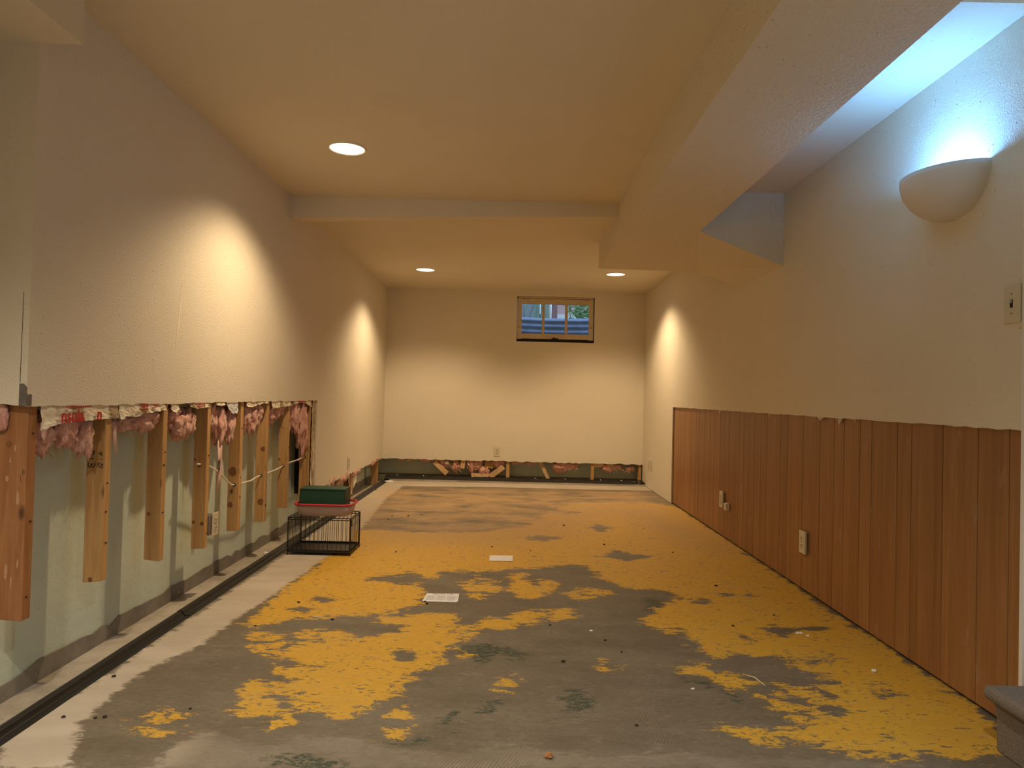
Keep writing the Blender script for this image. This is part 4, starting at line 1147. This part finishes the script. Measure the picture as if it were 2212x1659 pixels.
PINKS = [(-1.24, .228, .075, .030, 'small pink insulation scrap at the left of the end wall'), (-.93, .225, .13, .030, 'long thin pink insulation scrap under the end drywall'),
         (-.76, .185, .055, .055, 'pink insulation scrap above the slanting wood piece'), (-.62, .15, .05, .06, 'dusky pink insulation hanging behind the plaster chunk'),
         (-.41, .185, .10, .085, 'pink tongue of insulation in the middle of the end wall cavity'), (-.30, .10, .06, .05, 'tan pink insulation lump above the flat wood block'),
         (-.13, .215, .075, .05, 'brownish pink insulation under the end wall outlet'), (.075, .218, .085, .030, 'pink insulation strip just right of the outlet stud'),
         (.25, .215, .07, .026, 'pink insulation strip above the leaning lath'), (.64, .185, .16, .052, 'fluffy pink insulation clump right of the leaning lath'),
         (1.17, .180, .125, .045, 'fluffy pink insulation clump near the right end stud'), (1.385, .165, .055, .03, 'pink insulation wisp at the right of the end wall')]
for k, (x, z, rx, rz, lab) in enumerate(PINKS):
    o = empty('insulation_scrap', (x, 7.91, z - rz), lab, 'insulation', 'insulation scraps in the end wall')
    mb = MB(); lump(mb, (x - rx * .35, 7.905, z), (rx * .62, .032, rz), 100 + k, .5, 3, .6); lump(mb, (x + rx * .4, 7.915, z + .006), (rx * .55, .03, rz * .8), 140 + k, .5, 3, .6)
    mb.build('fibreglass', M_PINK, o, smooth=True)
    w = MB(); r3 = random.Random(k)
    for _ in range(14):
        a = Vector((x + r3.uniform(-rx, rx), 7.885 + r3.uniform(0, .03), z - rz * r3.uniform(.1, .7)))
        e = a + Vector((r3.uniform(-.05, .05), r3.uniform(-.01, .02), -r3.uniform(.01, .05)))
        w.tube([a, (a + e) / 2 + Vector((.006, 0, -.002)), e], [.0022, .0018, .0004], 4)
    w.build('loose_fibres', M_WISP, o)
for k, (y, z, ry, rz, lab) in enumerate(((5.62, .235, .16, .05, 'pink insulation scrap low on the left wall just past the green box'), (6.05, .225, .22, .055, 'ragged pink insulation under the far left outlet'),
                                         (6.55, .215, .20, .04, 'torn pink insulation with brown paper low on the far left wall'), (7.45, .235, .30, .03, 'pale shredded insulation fringe in the far left corner'))):
    o = empty('insulation_scrap', (SX - .02, y, z - rz), lab, 'insulation', 'insulation scraps in the far left wall')
    mb = MB(); lump(mb, (SX - .012, y - ry * .4, z), (.03, ry * .6, rz), 200 + k, .5, 3, .5); lump(mb, (SX - .010, y + ry * .4, z + .005), (.028, ry * .6, rz * .8), 230 + k, .5, 3, .5)
    mb.build('fibreglass', M_PINK, o, smooth=True)
    w = MB(); wisps(w, SX - .004, y - ry, y + ry, z - .01, 50, .06, 300 + k); w.build('loose_fibres', M_WISP, o)
pf = kraft('torn_facing', 6.28, 6.62, .235, [.20, .08, .03, -.01, .06, .10, .16], 33, None, x=SX - .012)
tag(pf, 'dark torn facing paper hanging low on the far left wall', 'paper strip')

# ------------------------------------------------------------------ wire crate, tub and green box
X0, X1, Ya, Yb, Zt = -1.308, -.940, 4.062, 4.315, .221
cr = empty('wire_crate', ((X0 + X1) / 2, (Ya + Yb) / 2, 0), 'small black wire crate carrying a plastic tub', 'crate')
fr = MB()
for x in (X0, X1):
    for y in (Ya, Yb): fr.tube([(x, y, 0), (x, y, Zt)], .0042, 8)
for z in (.018, Zt - .012, Zt):
    rr_ = .0032
    fr.tube([(X0, Ya, z), (X1, Ya, z)], rr_, 6).tube([(X0, Yb, z), (X1, Yb, z)], rr_, 6).tube([(X0, Ya, z), (X0, Yb, z)], rr_, 6).tube([(X1, Ya, z), (X1, Yb, z)], rr_, 6)
fr.build('frame', M_CAGE, cr)
def bars(nm, pts_fn, n, z0=.018, z1=Zt):
    q = MB()
    for k in range(1, n):
        x, y = pts_fn(k / n); q.tube([(x, y, z0), (x, y, z1)], .0016, 5)
    q.build(nm, M_CAGE, cr)
bars('front_bars', lambda t: (X0 + (X1 - X0) * t, Ya), 14)
bars('back_bars', lambda t: (X0 + (X1 - X0) * t, Yb), 14)
bars('side_bars', lambda t: (X0, Ya + (Yb - Ya) * t), 9)
bars('side_bars', lambda t: (X1, Ya + (Yb - Ya) * t), 9)
q = MB()
for k in range(1, 15):
    x = X0 + (X1 - X0) * k / 15; q.tube([(x, Ya, Zt), (x, Yb, Zt)], .0016, 5)
q.build('top_bars', M_CAGE, cr)
q = MB().box(X0 + .004, X1 - .004, Ya + .004, Yb - .004, .018, .022)
q.box(X0 + .003, X1 - .003, Ya + .002, Ya + .006, .016, .032).box(X0 + .003, X1 - .003, Yb - .006, Yb - .002, .016, .032).box(X0 + .002, X0 + .006, Ya + .002, Yb - .002, .016, .032).box(X1 - .006, X1 - .002, Ya + .002, Yb - .002, .016, .032)
q.build('floor_tray', M_TRAY, cr)
q = MB()
q.tube([(X1 + .002, Ya + .03, Zt - .016), (X1 + .002, Ya + .03, Zt - .05), (X1 + .002, Ya + .19, Zt - .05), (X1 + .002, Ya + .19, Zt - .016)], .002, 6)
q.build('door_latch', M_CAGE, cr)
q = MB()
for k in range(1, 10): q.tube([(X0 + (X1 - X0) * k / 10 - .01, Ya, .004), (X0 + (X1 - X0) * k / 10 + .01, Ya, .018)], .0009, 4)
q.build('lower_mesh', M_CAGE, cr)

def rrect(cx, cy, hx, hy, rad, n=6):
    out = []
    for sx, sy, a0 in ((1, 1, 0), (-1, 1, .5), (-1, -1, 1), (1, -1, 1.5)):
        for k in range(n + 1):
            a = math.pi * (a0 + .5 * k / n)
            out.append((cx + sx * (hx - rad) + rad * math.cos(a), cy + sy * (hy - rad) + rad * math.sin(a)))
    return out
def loft(rings, close_bottom=True, close_top=False):
    n = len(rings[0][0]); vs = []; fs = []
    for ring, z in rings: vs += [(x, y, z) for x, y in ring]
    for j in range(len(rings) - 1):
        for i in range(n): fs.append((j * n + i, j * n + (i + 1) % n, (j + 1) * n + (i + 1) % n, (j + 1) * n + i))
    if close_bottom: fs.append(tuple(range(n - 1, -1, -1)))
    if close_top: fs.append(tuple((len(rings) - 1) * n + k for k in range(n)))
    return vs, fs
bx, by, bz = -1.117, 4.188, Zt + .0035
tub = empty('plastic_tub', (bx, by, bz), 'milky plastic tub with red rim on the wire crate', 'tub')
vs, fs = loft([(rrect(bx, by, .142, .080, .05), bz), (rrect(bx, by, .156, .092, .055), bz + .006), (rrect(bx, by, .170, .106, .06), bz + .068),
               (rrect(bx, by, .167, .103, .058), bz + .068), (rrect(bx, by, .153, .089, .052), bz + .010), (rrect(bx, by, .140, .078, .05), bz + .004)])
fs.append(tuple(5 * 28 + k for k in range(28)))
MB().add(vs, fs).build('body', M_BIN, tub, smooth=True)
vs, fs = loft([(rrect(bx, by, .166, .102, .058), bz + .066), (rrect(bx, by, .178, .114, .066), bz + .064), (rrect(bx, by, .181, .117, .068), bz + .069), (rrect(bx, by, .176, .112, .066), bz + .076), (rrect(bx, by, .164, .100, .058), bz + .072)], False)
fs += [((4 * 28 + i), (4 * 28 + (i + 1) % 28), (i + 1) % 28, i) for i in range(28)]
MB().add(vs, fs).build('rim', M_RED, tub, smooth=True)
gb = empty('green_box', (-1.127, 4.205, bz + .006), 'dark green cardboard box standing in the plastic tub', 'box')
MB().box(-1.262, -.992, 4.125, 4.262, bz + .006, .376).build('body', M_GREENBOX, gb, bevel=.002)
MB().box(-1.264, -.990, 4.122, 4.262, .376, .385).build('lid', M_GREENBOX, gb, bevel=.002)
MB().box(-.9925, -.9905, 4.122, 4.130, bz + .006, .376).build('corner_seam', M_SLOT, gb)
MB().box(-1.2635, -1.2615, 4.122, 4.130, bz + .006, .376).build('corner_seam', M_SLOT, gb)

# ------------------------------------------------------------------ papers and litter on the floor
def flat(name, quad, z0, z1, mat, parent=None, **k):
    return MB().prism(quad, 'z', z0, z1).build(name, mat, parent, **k)
en = empty('paper_envelope', (-.04, 4.09, 0), 'blank white envelope on the yellow paint in the middle of the floor', 'envelope')
flat('sheet', [(-.110, 4.020), (.029, 4.028), (.029, 4.160), (-.111, 4.153)], .001, .0045, M_PAPER, en, bevel=.001)
flat('postmark', [(-.104, 4.140), (-.098, 4.140), (-.098, 4.148), (-.104, 4.148)], .0044, .005, M_GREYINK, en)
q = MB()
for k in range(6): q.box(-.035 + .010 * k, -.029 + .010 * k, 4.050 + .006 * (k % 3), 4.053 + .006 * (k % 3), .0044, .005)
q.build('faint_print', M_GREYINK, en)
lf = empty('paper_leaflet', (-.315, 3.27, 0), 'printed white leaflet with three boxes on the grey floor', 'leaflet')
flat('sheet', [(-.396, 3.208), (-.238, 3.206), (-.230, 3.215), (-.233, 3.341), (-.390, 3.335)], .001, .0035, M_PAPER, lf)
q = MB(); r4 = random.Random(9)
for k in range(13):
    if k in (8,): continue
    x = -.358 + .0075 * k
    q.box(x, x + .0028, 3.318, 3.330, .0034, .004)
    if r4.random() < .8: q.box(x, x + .0055, 3.318 + r4.choice((0, .005, .009)), 3.3205 + .005, .0034, .004)
q.build('heading_print', M_BLACKINK, lf)
for k in range(3):
    x = -.380 + .050 * k; q = MB()
    for j in range(7): q.box(x, x + .034 + .004 * (j % 2), 3.228 + .011 * j, 3.232 + .011 * j, .0034, .004)
    q.box(x - .003, x - .0015, 3.224, 3.308, .0034, .004).box(x + .041, x + .0425, 3.224, 3.308, .0034, .004)
    q.build('column_print', M_GREYINK, lf)
CRUMBS = [(-1.341, 6.861), (-0.927, 5.433), (-0.925, 5.259), (-0.798, 5.43), (-0.706, 5.507), (-0.686, 4.189), (-0.104, 4.395), (-0.955, 3.148), (-1.031, 2.823), (-0.741, 2.924), (-0.383, 3.205), (-0.37, 3.174), (0.14, 4.316), (0.416, 5.189), (1.012, 5.148), (0.635, 4.546), (1.047, 4.363), (1.095, 3.604), (0.186, 2.922), (0.397, 2.754), (0.444, 2.634), (0.211, 2.523), (0.979, 2.97), (0.394, 2.047), (1.219, 3.132), (-0.95, 2.083), (-1.193, 2.011), (-1.17, 2.018), (-1.287, 2.012), (-1.308, 2.3)]
CHIPS = [(0.353, 2.859), (1.342, 2.504), (0.633, 2.314)]
r5 = random.Random(77)
CRUMB_LABELS = {0: 'tiny dark crumb on the pale floor in the far left corner', 5: 'dark crumb on yellow paint just right of the wire crate', 6: 'dark crumb just behind the white envelope',
                10: 'dark crumb touching the near left corner of the leaflet', 11: 'dark crumb just in front of the leaflet corner', 12: 'dark crumb to the right behind the white envelope',
                8: 'dark crumb at the left tip of the yellow paint', 22: 'large dark crumb on the right yellow paint left of the shards', 25: 'dark crumb beside the small yellow patch at the near left',
                28: 'dark crumb on the near left pale floor by the drain', 29: 'dark crumb on the pale floor beside the drain below the third stud'}
for k, (x, y) in enumerate(CRUMBS):
    s = r5.uniform(.0045, .0085)
    mb = MB(); lump(mb, (x, y, s * .45), (s, s * .8, s * .5), 400 + k, .35, 2)
    tag(mb.build('dark_crumb', M_CRUMB), CRUMB_LABELS.get(k, 'tiny dark crumb of dirt scattered on the floor'), 'crumb', 'dark crumbs on the floor')
mb = MB(); lump(mb, (0.122000, 1.853000, .007), (.012, .010, .008), 450, .3, 2)
tag(mb.build('clay_pebble', M_STUD_OLD), 'rusty brown pebble at the near edge of the floor', 'pebble')
CHIP_LABELS = ['white paint chip on the grey floor left of centre', 'white chip beside the panelling on yellow paint', 'white speck on the grey floor near the right yellow patch']
for k, (x, y) in enumerate(CHIPS):
    s = (.0075, .0105, .006)[k]
    mb = MB(); lump(mb, (x, y, s * .4), (s, s * .7, s * .45), 460 + k, .5, 2)
    tag(mb.build('white_chip', M_WHITECHIP), CHIP_LABELS[k], 'chip')
sh = empty('glass_shards', (1.238000, 2.883000, 0), 'glinting pile of clear shards on the right yellow paint', 'shards')
for k in range(9):
    x, y = 1.238000 + r5.uniform(-.018, .018), 2.883000 + r5.uniform(-.02, .02); s = r5.uniform(.003, .007)
    mb = MB().add([(x - s, y, .001), (x + s, y - s, .001), (x, y + s, .001), (x + r5.uniform(-s, s), y, .002 + s)], [(0, 2, 1), (0, 1, 3), (1, 2, 3), (2, 0, 3)])
    mb.build('shard', M_WHITECHIP, sh)
tag(MB().tube([(0.842000, 2.445000, .003), (0.873000, 2.407000, .007), (0.888000, 2.347000, .003)], [.0018, .0026, .0012], 6).build('straw_twig', M_TWIG, smooth=True), 'thin pale straw lying on the right grey patch', 'twig')
tag(MB().lathe([(.001, .012), (.046, .010), (.050, .006), (.050, 0)], (-1.326000, 7.520000, 0), 32).build('round_lid', M_WHITE, smooth=True), 'flat white round lid in the far left floor corner', 'lid')
tag(MB().box(-0.833000, -0.793000, 2.949000, 2.955000, .0005, .004).build('paper_sliver', M_TWIG), 'short pale sliver on the left yellow paint', 'sliver')
mb = MB(); lump(mb, (-1.51, 4.28, -.047), (.016, .018, .010), 470, .4, 2)
tag(mb.build('white_chip', M_WHITECHIP), 'white chip on the left ledge before the crate', 'chip')
